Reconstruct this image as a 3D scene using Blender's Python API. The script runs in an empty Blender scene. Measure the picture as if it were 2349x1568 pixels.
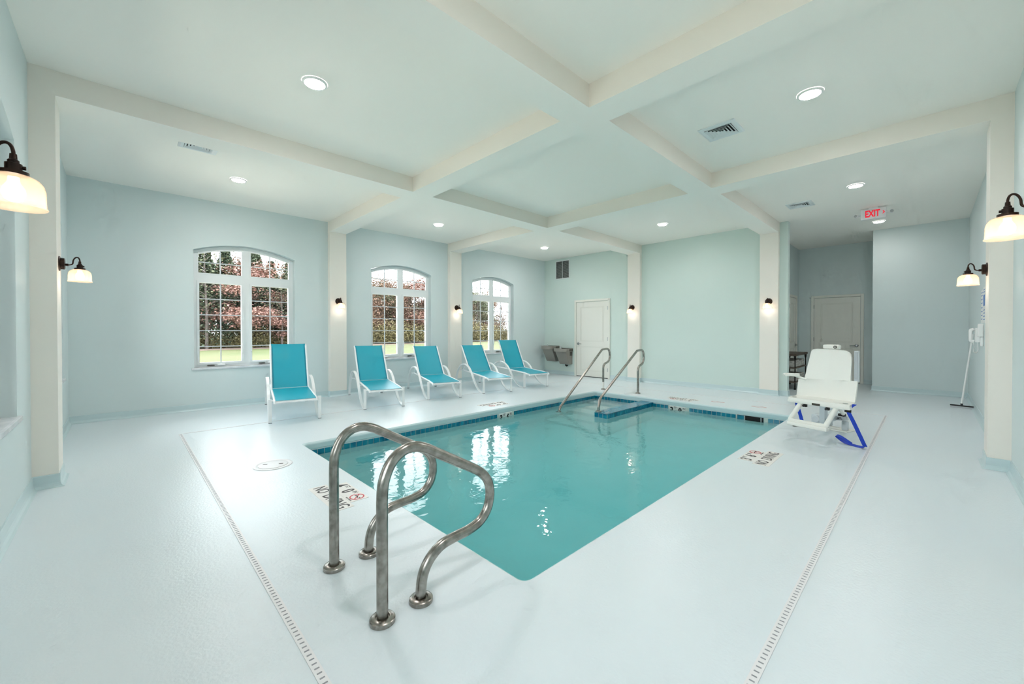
import bpy, bmesh, math, random
from math import sin, cos, pi, radians, sqrt, atan2
from mathutils import Vector, Matrix

sc = bpy.context.scene
COL = sc.collection
random.seed(7)

# ------------------------------------------------------------------ camera
FPX = 926.166
cam_d = bpy.data.cameras.new('camera'); cam = bpy.data.objects.new('camera', cam_d); COL.objects.link(cam)
cam_d.sensor_width = 36.0; cam_d.sensor_fit = 'HORIZONTAL'
cam_d.lens = FPX / 2349 * 36.0
cam_d.shift_x = 0.0
cam_d.shift_y = -(784 - 767.02) / 2349
cam_d.clip_start = 0.05; cam_d.clip_end = 500
YAW, PITCH, ROLL = .8014, -.0085, -.0007
Fv = Vector((cos(YAW)*cos(PITCH), sin(YAW)*cos(PITCH), sin(PITCH)))
Rv = Vector((sin(YAW), -cos(YAW), 0)); Uv = Rv.cross(Fv)
R2 = Rv*cos(ROLL) + Uv*sin(ROLL); U2 = -Rv*sin(ROLL) + Uv*cos(ROLL)
cam.matrix_world = Matrix(((R2.x, U2.x, -Fv.x, 0), (R2.y, U2.y, -Fv.y, 0), (R2.z, U2.z, -Fv.z, 1.2), (0, 0, 0, 1)))
sc.camera = cam

# ------------------------------------------------------------------ world, exposure
w = bpy.data.worlds.new('overcast_sky'); sc.world = w; w.use_nodes = True
bg = w.node_tree.nodes['Background']
bg.inputs[0].default_value = (.94, .97, 1.0, 1); bg.inputs[1].default_value = 6.8
vs = sc.view_settings
vs.view_transform = 'Standard'; vs.look = 'None'; vs.gamma = 1.0; vs.use_curve_mapping = False
vs.exposure = 0.10
LAMP = 300.0        # recessed ceiling light emission
BULB = .8        # sconce bulb power in watts
cy = sc.cycles
cy.use_denoising = True
cy.use_adaptive_sampling = True; cy.adaptive_threshold = .1; cy.adaptive_min_samples = 12
cy.max_bounces = 8; cy.diffuse_bounces = 6; cy.glossy_bounces = 3; cy.transmission_bounces = 5
cy.transparent_max_bounces = 16; cy.sample_clamp_indirect = 6.0
cy.caustics_reflective = False; cy.caustics_refractive = True

# ------------------------------------------------------------------ materials
def lin(c):
    return tuple(((v/255)/12.92 if v/255 <= .04045 else ((v/255+.055)/1.055)**2.4) for v in c) + (1,)
MATS = {}
def mat(name, col, rough=.6, metal=0, spec=.5, noise=None, bump=None, emis=None, alpha=None, trans=None):
    m = bpy.data.materials.new(name); m.use_nodes = True; nt = m.node_tree; b = nt.nodes['Principled BSDF']
    b.inputs['Base Color'].default_value = lin(col); b.inputs['Roughness'].default_value = rough
    b.inputs['Metallic'].default_value = metal; b.inputs['Specular IOR Level'].default_value = spec
    tc = nt.nodes.new('ShaderNodeTexCoord')
    if noise:
        sc_, amt, col2 = noise
        n = nt.nodes.new('ShaderNodeTexNoise'); n.inputs['Scale'].default_value = sc_; n.inputs['Detail'].default_value = 4
        nt.links.new(tc.outputs['Object'], n.inputs['Vector'])
        r = nt.nodes.new('ShaderNodeMapRange'); r.inputs[1].default_value = .35; r.inputs[2].default_value = .65
        r.inputs[3].default_value = 0; r.inputs[4].default_value = amt
        nt.links.new(n.outputs[0], r.inputs[0])
        mx = nt.nodes.new('ShaderNodeMix'); mx.data_type = 'RGBA'
        mx.inputs[6].default_value = lin(col); mx.inputs[7].default_value = lin(col2)
        nt.links.new(r.outputs[0], mx.inputs[0]); nt.links.new(mx.outputs[2], b.inputs['Base Color'])
    if bump:
        sc_, st, dist = bump
        n = nt.nodes.new('ShaderNodeTexNoise'); n.inputs['Scale'].default_value = sc_; n.inputs['Detail'].default_value = 3
        nt.links.new(tc.outputs['Object'], n.inputs['Vector'])
        bp = nt.nodes.new('ShaderNodeBump'); bp.inputs['Strength'].default_value = st; bp.inputs['Distance'].default_value = dist
        nt.links.new(n.outputs[0], bp.inputs['Height']); nt.links.new(bp.outputs[0], b.inputs['Normal'])
    if emis:
        b.inputs['Emission Color'].default_value = lin(emis[0]); b.inputs['Emission Strength'].default_value = emis[1]
    MATS[name] = m
    return m
M_wall = mat('aqua_wall_paint', (211, 223, 223), .55, bump=(180, .05, .002))
M_green = mat('pale_green_wall_paint', (207, 223, 217), .55, bump=(180, .05, .002))
M_ceil = mat('ceiling_paint', (252, 248, 241), .7)
M_cream = mat('cream_trim_paint', (238, 233, 224), .55)
M_base = mat('cove_base_rubber', (198, 216, 218), .3, bump=(120, .08, .002))
M_floor = mat('deck_epoxy', (220, 229, 233), .32, spec=.5, noise=(1.3, .35, (223, 230, 231)), bump=(70, .3, .004))
M_plaster = mat('pool_plaster', (240, 246, 244), .7, noise=(3, .4, (232, 240, 238)))
M_step = mat('step_plaster', (240, 246, 244), .7)
M_tile = mat('blue_glass_tile', (6, 104, 138), .12, noise=(14, 1.0, (22, 138, 160)))
M_grout = mat('tile_grout', (200, 206, 198), .8)
M_white = mat('white_paint', (236, 237, 235), .4)
M_vinyl = mat('white_vinyl', (232, 236, 236), .35)
M_muntin = mat('grille_bar_white', (205, 210, 214), .4)
M_door = mat('door_paint', (230, 230, 222), .45)
M_doortrim = mat('door_groove_paint', (222, 222, 213), .45)
M_marble = mat('white_marble', (226, 228, 230), .2, noise=(9, .6, (196, 200, 206)))
M_steel = mat('brushed_steel', (172, 168, 161), .27, 1.0, noise=(28, .7, (124, 118, 112)), bump=(90, .08, .001))
M_chrome = mat('satin_chrome', (180, 182, 184), .2, 1.0)
M_bronze = mat('oil_rubbed_bronze', (44, 34, 30), .38, .7, noise=(20, .5, (74, 52, 40)))
M_sling = None
M_frame = mat('white_powder_coat', (240, 242, 242), .35)
M_foot = mat('grey_foot_cap', (90, 94, 96), .6)
M_fount = mat('grey_fountain_metal', (150, 147, 140), .38, .25)
M_fdark = mat('dark_louver', (66, 62, 54), .5)
M_black = mat('black_plastic', (24, 24, 26), .5)
M_dark = mat('opening_shade_dark', (24, 26, 28), .8)  # flat dark colour standing in for the shade inside openings
M_vent = mat('vent_enamel', (226, 231, 232), .4)
M_ventgrey = mat('vent_louver_grey', (176, 182, 178), .5)
M_liftw = mat('white_lift_plastic', (236, 235, 228), .4)
M_liftg = mat('grey_lift_metal', (202, 208, 212), .4, .1)
M_blue = mat('blue_strap_webbing', (8, 62, 190), .6, bump=(300, .2, .001))
M_mark = mat('marker_tile_white', (232, 229, 225), .35)
M_ink = mat('black_lettering', (58, 54, 54), .5)
M_inkb = mat('bold_black_lettering', (18, 18, 20), .5)
M_red = mat('red_marking', (200, 66, 74), .5)
M_faint = mat('faded_red_marking', (206, 158, 152), .5)
M_blueprint = mat('blue_print', (70, 120, 190), .5)
M_exit = mat('exit_sign_housing', (226, 226, 228), .4)
M_exitred = mat('exit_red', (228, 20, 48), .5, emis=((235, 20, 50), .5))
M_wood = mat('dark_table_wood', (92, 78, 66), .5, noise=(14, .7, (66, 54, 46)))
M_iron = mat('black_iron', (36, 33, 31), .5, .5)
M_towel = mat('grey_white_towel', (206, 204, 198), .95, noise=(26, .8, (150, 148, 142)))
M_grey = mat('aluminium_grey', (176, 180, 182), .4, .5)
M_drain = mat('white_drain_plastic', (230, 229, 230), .4)
M_slot = mat('drain_slot_grey', (150, 152, 156), .7)
M_lawn = mat('lawn_grass', (78, 88, 44), .9, noise=(.22, .9, (98, 96, 62)))
M_litter = mat('leaf_litter_brown', (128, 108, 98), .95, noise=(1.5, 1, (108, 90, 78)))
M_bark = mat('tree_bark', (55, 47, 42), .9, noise=(6, .7, (80, 72, 66)))
M_pbark = mat('pale_bark', (93, 85, 81), .9, noise=(6, .7, (67, 60, 55)))
def leafmat(name, c1, c2):
    m = mat(name, c1, .8, noise=(1.1, 1.0, c2)); return m
L_red = leafmat('red_maple_leaves', (128, 90, 82), (156, 122, 110))
L_pine = leafmat('pine_needles', (50, 66, 48), (86, 98, 76))
L_olive = leafmat('olive_leaves', (98, 90, 62), (128, 120, 78))
L_brown = leafmat('russet_leaves', (122, 96, 82), (146, 118, 98))
L_green = leafmat('dull_green_leaves', (84, 94, 68), (112, 112, 86))

def glass_mat():
    m = bpy.data.materials.new('window_glass'); m.use_nodes = True; nt = m.node_tree
    for n in list(nt.nodes): nt.nodes.remove(n)
    o = nt.nodes.new('ShaderNodeOutputMaterial'); t = nt.nodes.new('ShaderNodeBsdfTransparent'); g = nt.nodes.new('ShaderNodeBsdfGlossy')
    t.inputs[0].default_value = (.95, .97, .97, 1); g.inputs['Roughness'].default_value = .02
    f = nt.nodes.new('ShaderNodeFresnel'); f.inputs[0].default_value = 1.3
    mx = nt.nodes.new('ShaderNodeMixShader')
    nt.links.new(f.outputs[0], mx.inputs[0]); nt.links.new(t.outputs[0], mx.inputs[1]); nt.links.new(g.outputs[0], mx.inputs[2])
    nt.links.new(mx.outputs[0], o.inputs[0]); return m
M_glass = glass_mat()
def water_mat():
    m = bpy.data.materials.new('pool_water'); m.use_nodes = True; nt = m.node_tree
    for n in list(nt.nodes): nt.nodes.remove(n)
    o = nt.nodes.new('ShaderNodeOutputMaterial'); g = nt.nodes.new('ShaderNodeBsdfGlass')
    g.inputs['Roughness'].default_value = 0.0; g.inputs['IOR'].default_value = 1.33; g.inputs['Color'].default_value = (1, 1, 1, 1)
    tc = nt.nodes.new('ShaderNodeTexCoord')
    n1 = nt.nodes.new('ShaderNodeTexNoise'); n1.inputs['Scale'].default_value = 6.0; n1.inputs['Detail'].default_value = 3; n1.inputs['Distortion'].default_value = .6
    nt.links.new(tc.outputs['Object'], n1.inputs['Vector'])
    bp = nt.nodes.new('ShaderNodeBump'); bp.inputs['Strength'].default_value = .5; bp.inputs['Distance'].default_value = .007
    nt.links.new(n1.outputs[0], bp.inputs['Height']); nt.links.new(bp.outputs[0], g.inputs['Normal'])
    nt.links.new(g.outputs[0], o.inputs['Surface'])
    va = nt.nodes.new('ShaderNodeVolumeAbsorption'); va.inputs[0].default_value = (.06, .965, 1.0, 1); va.inputs[1].default_value = .52
    nt.links.new(va.outputs[0], o.inputs['Volume'])
    return m
M_water = water_mat()
def sling_mat():
    m = bpy.data.materials.new('turquoise_sling_mesh'); m.use_nodes = True; nt = m.node_tree
    b = nt.nodes['Principled BSDF']; b.inputs['Base Color'].default_value = lin((0, 172, 194)); b.inputs['Roughness'].default_value = .38
    o = nt.nodes['Material Output']; t = nt.nodes.new('ShaderNodeBsdfTransparent'); mx = nt.nodes.new('ShaderNodeMixShader')
    mx.inputs[0].default_value = .84
    nt.links.new(t.outputs[0], mx.inputs[1]); nt.links.new(b.outputs[0], mx.inputs[2]); nt.links.new(mx.outputs[0], o.inputs[0])
    return m
M_sling = sling_mat()
M_hem = mat('sling_hem', (0, 134, 156), .6)
def shade_mat():
    m = bpy.data.materials.new('ribbed_shade_glass'); m.use_nodes = True; nt = m.node_tree
    b = nt.nodes['Principled BSDF']; b.inputs['Base Color'].default_value = lin((250, 226, 196)); b.inputs['Roughness'].default_value = .15
    o = nt.nodes['Material Output']
    tl = nt.nodes.new('ShaderNodeBsdfTranslucent'); tl.inputs[0].default_value = lin((252, 232, 208))
    t = nt.nodes.new('ShaderNodeBsdfTransparent'); t.inputs[0].default_value = (1, .96, .92, 1)
    tc = nt.nodes.new('ShaderNodeTexCoord'); n = nt.nodes.new('ShaderNodeTexVoronoi'); n.inputs['Scale'].default_value = 110
    nt.links.new(tc.outputs['Object'], n.inputs['Vector'])
    bp = nt.nodes.new('ShaderNodeBump'); bp.inputs['Strength'].default_value = .5; bp.inputs['Distance'].default_value = .002
    nt.links.new(n.outputs[0], bp.inputs['Height']); nt.links.new(bp.outputs[0], b.inputs['Normal'])
    m1 = nt.nodes.new('ShaderNodeMixShader'); m1.inputs[0].default_value = .35
    nt.links.new(tl.outputs[0], m1.inputs[1]); nt.links.new(b.outputs[0], m1.inputs[2])
    m2 = nt.nodes.new('ShaderNodeMixShader'); m2.inputs[0].default_value = .34
    nt.links.new(t.outputs[0], m2.inputs[1]); nt.links.new(m1.outputs[0], m2.inputs[2]); nt.links.new(m2.outputs[0], o.inputs[0])
    return m
M_shade = shade_mat()
def emit(name, c, s):
    m = bpy.data.materials.new(name); m.use_nodes = True; nt = m.node_tree
    b = nt.nodes['Principled BSDF']; b.inputs['Base Color'].default_value = (0, 0, 0, 1)
    b.inputs['Emission Color'].default_value = c; b.inputs['Emission Strength'].default_value = s; return m
M_lamp = emit('ceiling_lamp_glow', (1.0, .94, .94, 1), LAMP)
M_bulb = emit('bulb_glow', (1.0, .88, .78, 1), 6.0)

# ------------------------------------------------------------------ helpers
def tag(o, label=None, cat=None, group=None, kind=None):
    if label: o['label'] = label
    if cat: o['category'] = cat
    if group: o['group'] = group
    if kind: o['kind'] = kind
    return o
def empty(name, loc=(0, 0, 0), rz=0, label=None, cat=None, group=None, kind=None, parent=None):
    o = bpy.data.objects.new(name, None); COL.objects.link(o); o.location = loc; o.rotation_euler = (0, 0, rz)
    o.empty_display_size = .1
    if parent: o.parent = parent
    return tag(o, label, cat, group, kind)
def link(name, bm, mats, parent=None, smooth=False, **kw):
    me = bpy.data.meshes.new(name); bm.normal_update(); bm.to_mesh(me); bm.free()
    for m in (mats if isinstance(mats, (list, tuple)) else [mats]): me.materials.append(m)
    if smooth:
        me.polygons.foreach_set('use_smooth', [True]*len(me.polygons))
        try: me.set_sharp_from_angle(angle=radians(40))
        except Exception: pass
    o = bpy.data.objects.new(name, me); COL.objects.link(o)
    if parent: o.parent = parent
    return tag(o, **kw)
def BM(): return bmesh.new()
def box(bm, x0, x1, y0, y1, z0, z1, mi=0):
    v = [bm.verts.new(p) for p in ((x0,y0,z0),(x1,y0,z0),(x1,y1,z0),(x0,y1,z0),(x0,y0,z1),(x1,y0,z1),(x1,y1,z1),(x0,y1,z1))]
    for f in ((3,2,1,0),(4,5,6,7),(0,1,5,4),(1,2,6,5),(2,3,7,6),(3,0,4,7)):
        fc = bm.faces.new([v[i] for i in f]); fc.material_index = mi
    return v
def bbox(bm, *a, bev=.004, seg=2, mi=0):
    v = box(bm, *a, mi=mi)
    es = list({e for q in v for e in q.link_edges})
    bmesh.ops.bevel(bm, geom=es, offset=bev, segments=seg, profile=.6, affect='EDGES')
def obox(bm, M, sx, sy, sz, bev=0, mi=0):
    """box of full sizes centred at matrix M"""
    v = box(bm, -sx/2, sx/2, -sy/2, sy/2, -sz/2, sz/2, mi=mi)
    if bev:
        es = list({e for q in v for e in q.link_edges})
        r = bmesh.ops.bevel(bm, geom=es, offset=bev, segments=2, profile=.6, affect='EDGES')
        v = list({q for f in r['faces'] for q in f.verts} | {q for q in v if q.is_valid})
        for f in r['faces']: f.material_index = mi
    for q in v: q.co = M @ q.co
def frames(pts, closed=False):
    n = len(pts); T = []
    for i in range(n):
        a = pts[(i-1) % n] if closed or i > 0 else pts[i]
        b = pts[(i+1) % n] if closed or i < n-1 else pts[i]
        T.append((b-a).normalized())
    up = Vector((0, 0, 1)) if abs(T[0].z) < .9 else Vector((1, 0, 0))
    N = [(up - T[0]*up.dot(T[0])).normalized()]
    for i in range(1, n):
        v = N[-1] - T[i]*N[-1].dot(T[i]); N.append(v.normalized())
    return T, N
def sweep(bm, pts, prof, closed=False, cap=True, scales=None, fixn=None, mi=0):
    """sweep a closed 2D profile [(a,b)] along points; a along N, b along T x N"""
    pts = [Vector(p) for p in pts]; T, N = frames(pts, closed); rings = []
    for i, p in enumerate(pts):
        n = N[i]
        if fixn is not None:
            n = Vector(fixn); n = (n - T[i]*n.dot(T[i])).normalized()
        b = T[i].cross(n); s = scales[i] if scales else 1
        rings.append([bm.verts.new(p + n*(u*s) + b*(v*s)) for u, v in prof])
    m = len(prof); L = len(rings)
    for i in range(L if closed else L-1):
        A, B = rings[i], rings[(i+1) % L]
        for k in range(m):
            f = bm.faces.new((A[k], A[(k+1) % m], B[(k+1) % m], B[k])); f.material_index = mi
    if cap and not closed:
        f = bm.faces.new(rings[0][::-1]); f.material_index = mi
        f = bm.faces.new(rings[-1]); f.material_index = mi
def circ(r, n=12): return [(r*cos(2*pi*k/n), r*sin(2*pi*k/n)) for k in range(n)]
def tube(bm, pts, r, n=12, closed=False, scales=None, mi=0): sweep(bm, pts, circ(r, n), closed, scales=scales, mi=mi)
def smooth_path(pts, sub=6):
    """Catmull-Rom through 3D points"""
    P = [Vector(p) for p in pts]; out = []
    for i in range(len(P)-1):
        p0 = P[max(i-1, 0)]; p1 = P[i]; p2 = P[i+1]; p3 = P[min(i+2, len(P)-1)]
        for k in range(sub):
            t = k/sub
            out.append(.5*((2*p1) + (p2-p0)*t + (2*p0-5*p1+4*p2-p3)*t*t + (3*p1-p0-3*p2+p3)*t**3))
    out.append(P[-1]); return out
def fillet(pts, rads, seg=8):
    """polyline with rounded corners (radius per inner vertex)"""
    P = [Vector(p) for p in pts]; out = [P[0]]
    for i in range(1, len(P)-1):
        a = (P[i-1]-P[i]); b = (P[i+1]-P[i]); la, lb = a.length, b.length; a.normalize(); b.normalize()
        r = rads[i-1] if isinstance(rads, (list, tuple)) else rads
        ang = a.angle(b); d = min(r/math.tan(ang/2), la*.49, lb*.49); r = d*math.tan(ang/2)
        c = P[i] + (a+b).normalized()*(r/sin(ang/2)); s = P[i]+a*d; e = P[i]+b*d
        u = s-c; v = e-c; th = u.angle(v); ax = u.cross(v).normalized()
        for k in range(seg+1): out.append(c + Matrix.Rotation(th*k/seg, 3, ax) @ u)
    out.append(P[-1]); return out
def lathe(bm, prof, seg=24, center=(0, 0, 0), M=None, mi=0, cap=False):
    """prof: [(r,z)] revolved round z"""
    rings = []
    for r, z in prof:
        if r < 1e-6:
            rings.append([bm.verts.new((0, 0, z))])
        else:
            rings.append([bm.verts.new((r*cos(2*pi*k/seg), r*sin(2*pi*k/seg), z)) for k in range(seg)])
    for A, B in zip(rings, rings[1:]):
        if len(A) == 1 and len(B) == 1: continue
        for k in range(seg):
            k2 = (k+1) % seg
            if len(A) == 1: f = bm.faces.new((A[0], B[k2], B[k]))
            elif len(B) == 1: f = bm.faces.new((A[k], A[k2], B[0]))
            else: f = bm.faces.new((A[k], A[k2], B[k2], B[k]))
            f.material_index = mi
    M = M or Matrix.Translation(center)
    for R in rings:
        for v in R: v.co = M @ v.co
def prism(bm, pts, axis, a0, a1, mi=0):
    """extrude 2D polygon; axis 'y': pts are (x,z); 'x': (y,z); 'z': (x,y)"""
    def mk(p, a):
        return {'y': (p[0], a, p[1]), 'x': (a, p[0], p[1]), 'z': (p[0], p[1], a)}[axis]
    A = [bm.verts.new(mk(p, a0)) for p in pts]; B = [bm.verts.new(mk(p, a1)) for p in pts]; n = len(pts)
    fs = [bm.faces.new(A), bm.faces.new(B[::-1])]
    for k in range(n): fs.append(bm.faces.new((A[(k+1) % n], A[k], B[k], B[(k+1) % n])))
    for f in fs: f.material_index = mi
def recalc(bm): bmesh.ops.recalc_face_normals(bm, faces=bm.faces)
def add_text(name, s, size, M, mat_, parent, sx=1.0, bold=0.0, depth=.0012, align='CENTER', **kw):
    """M maps text plane (x reading, y up, z out) into the parent frame"""
    cu = bpy.data.curves.new('lettering', 'FONT'); cu.body = s; cu.size = size; cu.align_x = align; cu.align_y = 'CENTER'
    cu.extrude = depth/2; cu.offset = bold; cu.resolution_u = 3
    t = bpy.data.objects.new('t', cu); COL.objects.link(t)
    dg = bpy.context.evaluated_depsgraph_get(); dg.update()
    me = bpy.data.meshes.new_from_object(t.evaluated_get(dg)); COL.objects.unlink(t); bpy.data.objects.remove(t)
    me.transform(M @ Matrix.Diagonal((sx, 1, 1, 1)))
    me.materials.clear(); me.materials.append(mat_); me.name = name
    o = bpy.data.objects.new(name, me); COL.objects.link(o); o.parent = parent
    return tag(o, **kw)
def copy_tree(o, parent=None):
    c = o.copy(); COL.objects.link(c)
    if parent: c.parent = parent
    for ch in list(o.children): copy_tree(ch, c)
    return c
def axes(o, x, y, z):
    return Matrix(((x[0], y[0], z[0], o[0]), (x[1], y[1], z[1], o[1]), (x[2], y[2], z[2], o[2]), (0, 0, 0, 1)))

# ------------------------------------------------------------------ plan (metres)
W, S, U, V = -.491, -.493, 8.792, 7.721
WC, SC, UC, VC = -.354, -.361, 8.702, 7.616
UA, UB, VA, VB = (2.751, 3.048), (5.417, 5.732), (4.70, 5.014), (1.936, 2.236)
ZC, ZB = 3.211, 3.02
PX0, PX1, PY0, PY1 = 1.37, 6.824, 1.329, 4.653      # pool
WT = .2
BX, BY = 10.85, .79          # lobby block
AX, AY = 12.1, 2.25          # alcove end wall and its left wall
YE = 1.805                   # free end of the east wall
UX = 8.92                    # rear of east wall
SILL, SPR, APX = .645, 2.44, 2.575
WIN_V = [(.791, 2.190), (3.575, 4.972), (6.145, 7.538)]
WIN_W = [(.02, 1.42), (2.74, 4.14), (5.67, 7.07)]
WW = 1.40
def arch(t, wdt, inset=0):
    """height of the opening's arched head at distance t from its left jamb"""
    h = APX-SPR; r = ((wdt/2)**2+h*h)/(2*h)
    rr = r-inset; c = APX-r
    return c + sqrt(max(rr*rr-(t-wdt/2)**2, 0))

# ------------------------------------------------------------------ structure
def wall_with_windows(name, L0, L1, wins, toworld, mat_):
    """wall in local s (along), d (0 inner .. WT outer), z ; toworld(s,d,z)"""
    bm = BM()
    def quad(*p): bm.faces.new([bm.verts.new(toworld(*q)) for q in p])
    zt = ZC+.05
    for d in (0, WT):
        s = L0
        for a, b in wins:
            quad((s, d, -.3), (a, d, -.3), (a, d, zt), (s, d, zt))
            quad((a, d, -.3), (b, d, -.3), (b, d, SILL-.03), (a, d, SILL-.03))
            n = 24
            for k in range(n):
                t0, t1 = (b-a)*k/n, (b-a)*(k+1)/n
                quad((a+t0, d, arch(t0, b-a)), (a+t1, d, arch(t1, b-a)), (a+t1, d, zt), (a+t0, d, zt))
            s = b
        quad((s, d, -.3), (L1, d, -.3), (L1, d, zt), (s, d, zt))
    for a, b in wins:
        quad((a, 0, SILL-.03), (a, WT, SILL-.03), (a, WT, arch(0, b-a)), (a, 0, arch(0, b-a)))
        quad((b, 0, SILL-.03), (b, WT, SILL-.03), (b, WT, arch(b-a, b-a)), (b, 0, arch(b-a, b-a)))
        quad((a, 0, SILL-.03), (b, 0, SILL-.03), (b, WT, SILL-.03), (a, WT, SILL-.03))
        n = 24
        for k in range(n):
            t0, t1 = (b-a)*k/n, (b-a)*(k+1)/n
            quad((a+t0, 0, arch(t0, b-a)), (a+t1, 0, arch(t1, b-a)), (a+t1, WT, arch(t1, b-a)), (a+t0, WT, arch(t0, b-a)))
    bmesh.ops.remove_doubles(bm, verts=bm.verts, dist=1e-5); recalc(bm)
    return link(name, bm, mat_, kind='structure')
wall_with_windows('wall_north', W-WT, U+.3, WIN_V, lambda s, d, z: (s, V+d, z), M_wall)
wall_with_windows('wall_west', S-WT, V, WIN_W, lambda s, d, z: (W-d, s, z), M_wall)
bm = BM(); box(bm, U, UX, YE, V+.001, -.3, ZC+.05); link('wall_east', bm, M_green, kind='structure')
bm = BM(); box(bm, W-WT, AX+.3, S-WT, S, -.3, ZC+.05); link('wall_south', bm, M_wall, kind='structure')
bm = BM(); box(bm, BX, AX+.3, S, BY, -.3, ZC+.05); link('wall_lobby', bm, M_wall, kind='structure')
bm = BM(); box(bm, AX, AX+.2, BY, AY+.2, -.3, ZC+.05); link('wall_alcove_end', bm, M_wall, kind='structure')
bm = BM(); box(bm, UX, AX, AY, AY+.2, -.3, ZC+.05); link('wall_alcove_side', bm, M_wall, kind='structure')
bm = BM(); box(bm, W-WT, AX+.3, S-WT, V+WT, ZC, ZC+.25); link('ceiling', bm, M_ceil, kind='structure')

# deck with the pool cut out, and its rounded lip
bm = BM()
x0, x1, y0, y1 = W-WT, AX+.3, S-WT, V+WT
R = .022
px0, px1, py0, py1 = PX0, PX1, PY0, PY1
def rect_ring(inset, z, rc=.05, n=5):
    """rounded rectangle ring just inside the pool outline by inset"""
    out = []; a0, a1, b0, b1 = px0+inset, px1-inset, py0+inset, py1-inset
    r = rc
    for cx_, cy_, st in ((a1-r, b1-r, 0), (a0+r, b1-r, 90), (a0+r, b0+r, 180), (a1-r, b0+r, 270)):
        for k in range(n+1):
            t = radians(st+90*k/n); out.append((cx_+r*cos(t), cy_+r*sin(t), z))
    return out
rings = [rect_ring(0, 0)]
for k in range(1, 6):
    t = radians(90*k/5); rings.append(rect_ring(R*(sin(t)), -.004-R*(1-cos(t))))
rings.append(rect_ring(R, -.070)); rings.append(rect_ring(.018, -.074)); rings.append(rect_ring(.018, -.082))
VR = [[bm.verts.new(p) for p in r] for r in rings]
for A, B in zip(VR, VR[1:]):
    for k in range(len(A)): bm.faces.new((A[k], A[(k+1) % len(A)], B[(k+1) % len(A)], B[k]))
outer = [bm.verts.new(p) for p in ((x1, y1, 0), (x0, y1, 0), (x0, y0, 0), (x1, y0, 0))]
R0 = VR[0]; q = len(R0)//4
for c in range(4):
    seg = R0[c*q:(c+1)*q]
    for a, b in zip(seg, seg[1:]): bm.faces.new((outer[c], b, a))
    nx = R0[((c+1)*q) % len(R0)]
    bm.faces.new((outer[c], outer[(c+1) % 4], nx, seg[-1]))
recalc(bm)
if [f for f in bm.faces if f.calc_center_median().z > -.0001][0].normal.z < 0: bmesh.ops.reverse_faces(bm, faces=bm.faces)
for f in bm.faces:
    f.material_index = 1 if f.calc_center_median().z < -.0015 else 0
link('floor', bm, [M_floor, mat('deck_epoxy_shaded', (196, 216, 219), .4)], kind='structure')  # lip is the same epoxy, its weaker light put into a darker colour

# columns and beams
n_trim = [0]
def trim(bm, m=M_cream):
    n_trim[0] += 1; return link('trim_%d' % n_trim[0], bm, m, kind='structure')
for a, b in (UA, UB):
    bm = BM(); box(bm, a, b, VC, V, 0, ZB); trim(bm)
    bm = BM(); box(bm, a, b, S, SC, 0, ZB); trim(bm)
for a, b in (VA, VB):
    bm = BM(); box(bm, W, WC, a, b, 0, ZB); trim(bm)
    bm = BM(); box(bm, UC, U, a, b, 0, ZB); trim(bm)
def beam(x0, x1, y0, y1):
    bm = BM(); box(bm, x0, x1, y0, y1, ZB, ZC)
    for f in bm.faces: f.material_index = 1 if f.calc_center_median().z < ZB+.001 else 0
    bm.normal_update(); n_trim[0] += 1
    return link('trim_%d' % n_trim[0], bm, [M_cream, M_ceil], kind='structure')
for a, b in (UA, UB): beam(a, b, S, V)
for a, b in (VA, VB):
    for s, e in ((W, UA[0]), (UA[1], UB[0]), (UB[1], U)): beam(s, e, a, b)

# cove base, one continuous loop cut into sides
PATH = [(W, S), (UA[0], S), (UA[0], SC), (UA[1], SC), (UA[1], S), (UB[0], S), (UB[0], SC), (UB[1], SC), (UB[1], S), (BX, S),   # 0-9
        (BX, BY), (AX, BY), (AX, 1.025), (AX, 2.00), (AX, AY), (11.80, AY), (10.95, AY), (UX, AY), (UX, YE), (U, YE), (U, VB[0]), (UC, VB[0]),      # 10-21
        (UC, VB[1]), (U, VB[1]), (U, VA[0]), (UC, VA[0]), (UC, VA[1]), (U, VA[1]), (U, 5.545), (U, 6.638), (U, V),                    # 22-30
        (UB[1], V), (UB[1], VC), (UB[0], VC), (UB[0], V), (UA[1], V), (UA[1], VC), (UA[0], VC), (UA[0], V), (W, V),               # 31-39
        (W, VA[1]), (WC, VA[1]), (WC, VA[0]), (W, VA[0]), (W, VB[1]), (WC, VB[1]), (WC, VB[0]), (W, VB[0])]                        # 40-47
prof_c = [(0, .10), (.007, .10), (.009, .094), (.009, .035), (.013, .02), (.022, .008), (.034, .002), (.034, .0005), (0, .0005)]
def mitre(i):
    n = len(PATH); p = Vector(PATH[i]); a = Vector(PATH[i-1]); b = Vector(PATH[(i+1) % n])
    d1 = (p-a).normalized(); d2 = (b-p).normalized(); n1 = Vector((-d1.y, d1.x)); n2 = Vector((-d2.y, d2.x))
    m = (n1+n2)
    if m.length < .01: return n1
    m.normalize(); return m / max(m.dot(n1), .3)
def cove(name, idx, skips=()):
    bm = BM(); prev = None
    for i in idx:
        p = Vector(PATH[i]); m = mitre(i)
        ring = [bm.verts.new((p.x+m.x*o, p.y+m.y*o, z)) for o, z in prof_c]
        if prev and (i not in skips):
            for k in range(len(ring)-1): bm.faces.new((prev[k], prev[k+1], ring[k+1], ring[k]))
        prev = ring
    recalc(bm); return link(name, bm, M_base, kind='structure')
cove('baseboard_south', list(range(0, 10)))
cove('baseboard_lobby', list(range(9, 18)), skips=(13, 16))
cove('baseboard_east', list(range(17, 31)), skips=(29,))
cove('baseboard_north', list(range(30, 40)))
cove('baseboard_west', list(range(39, 48))+[0])

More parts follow.
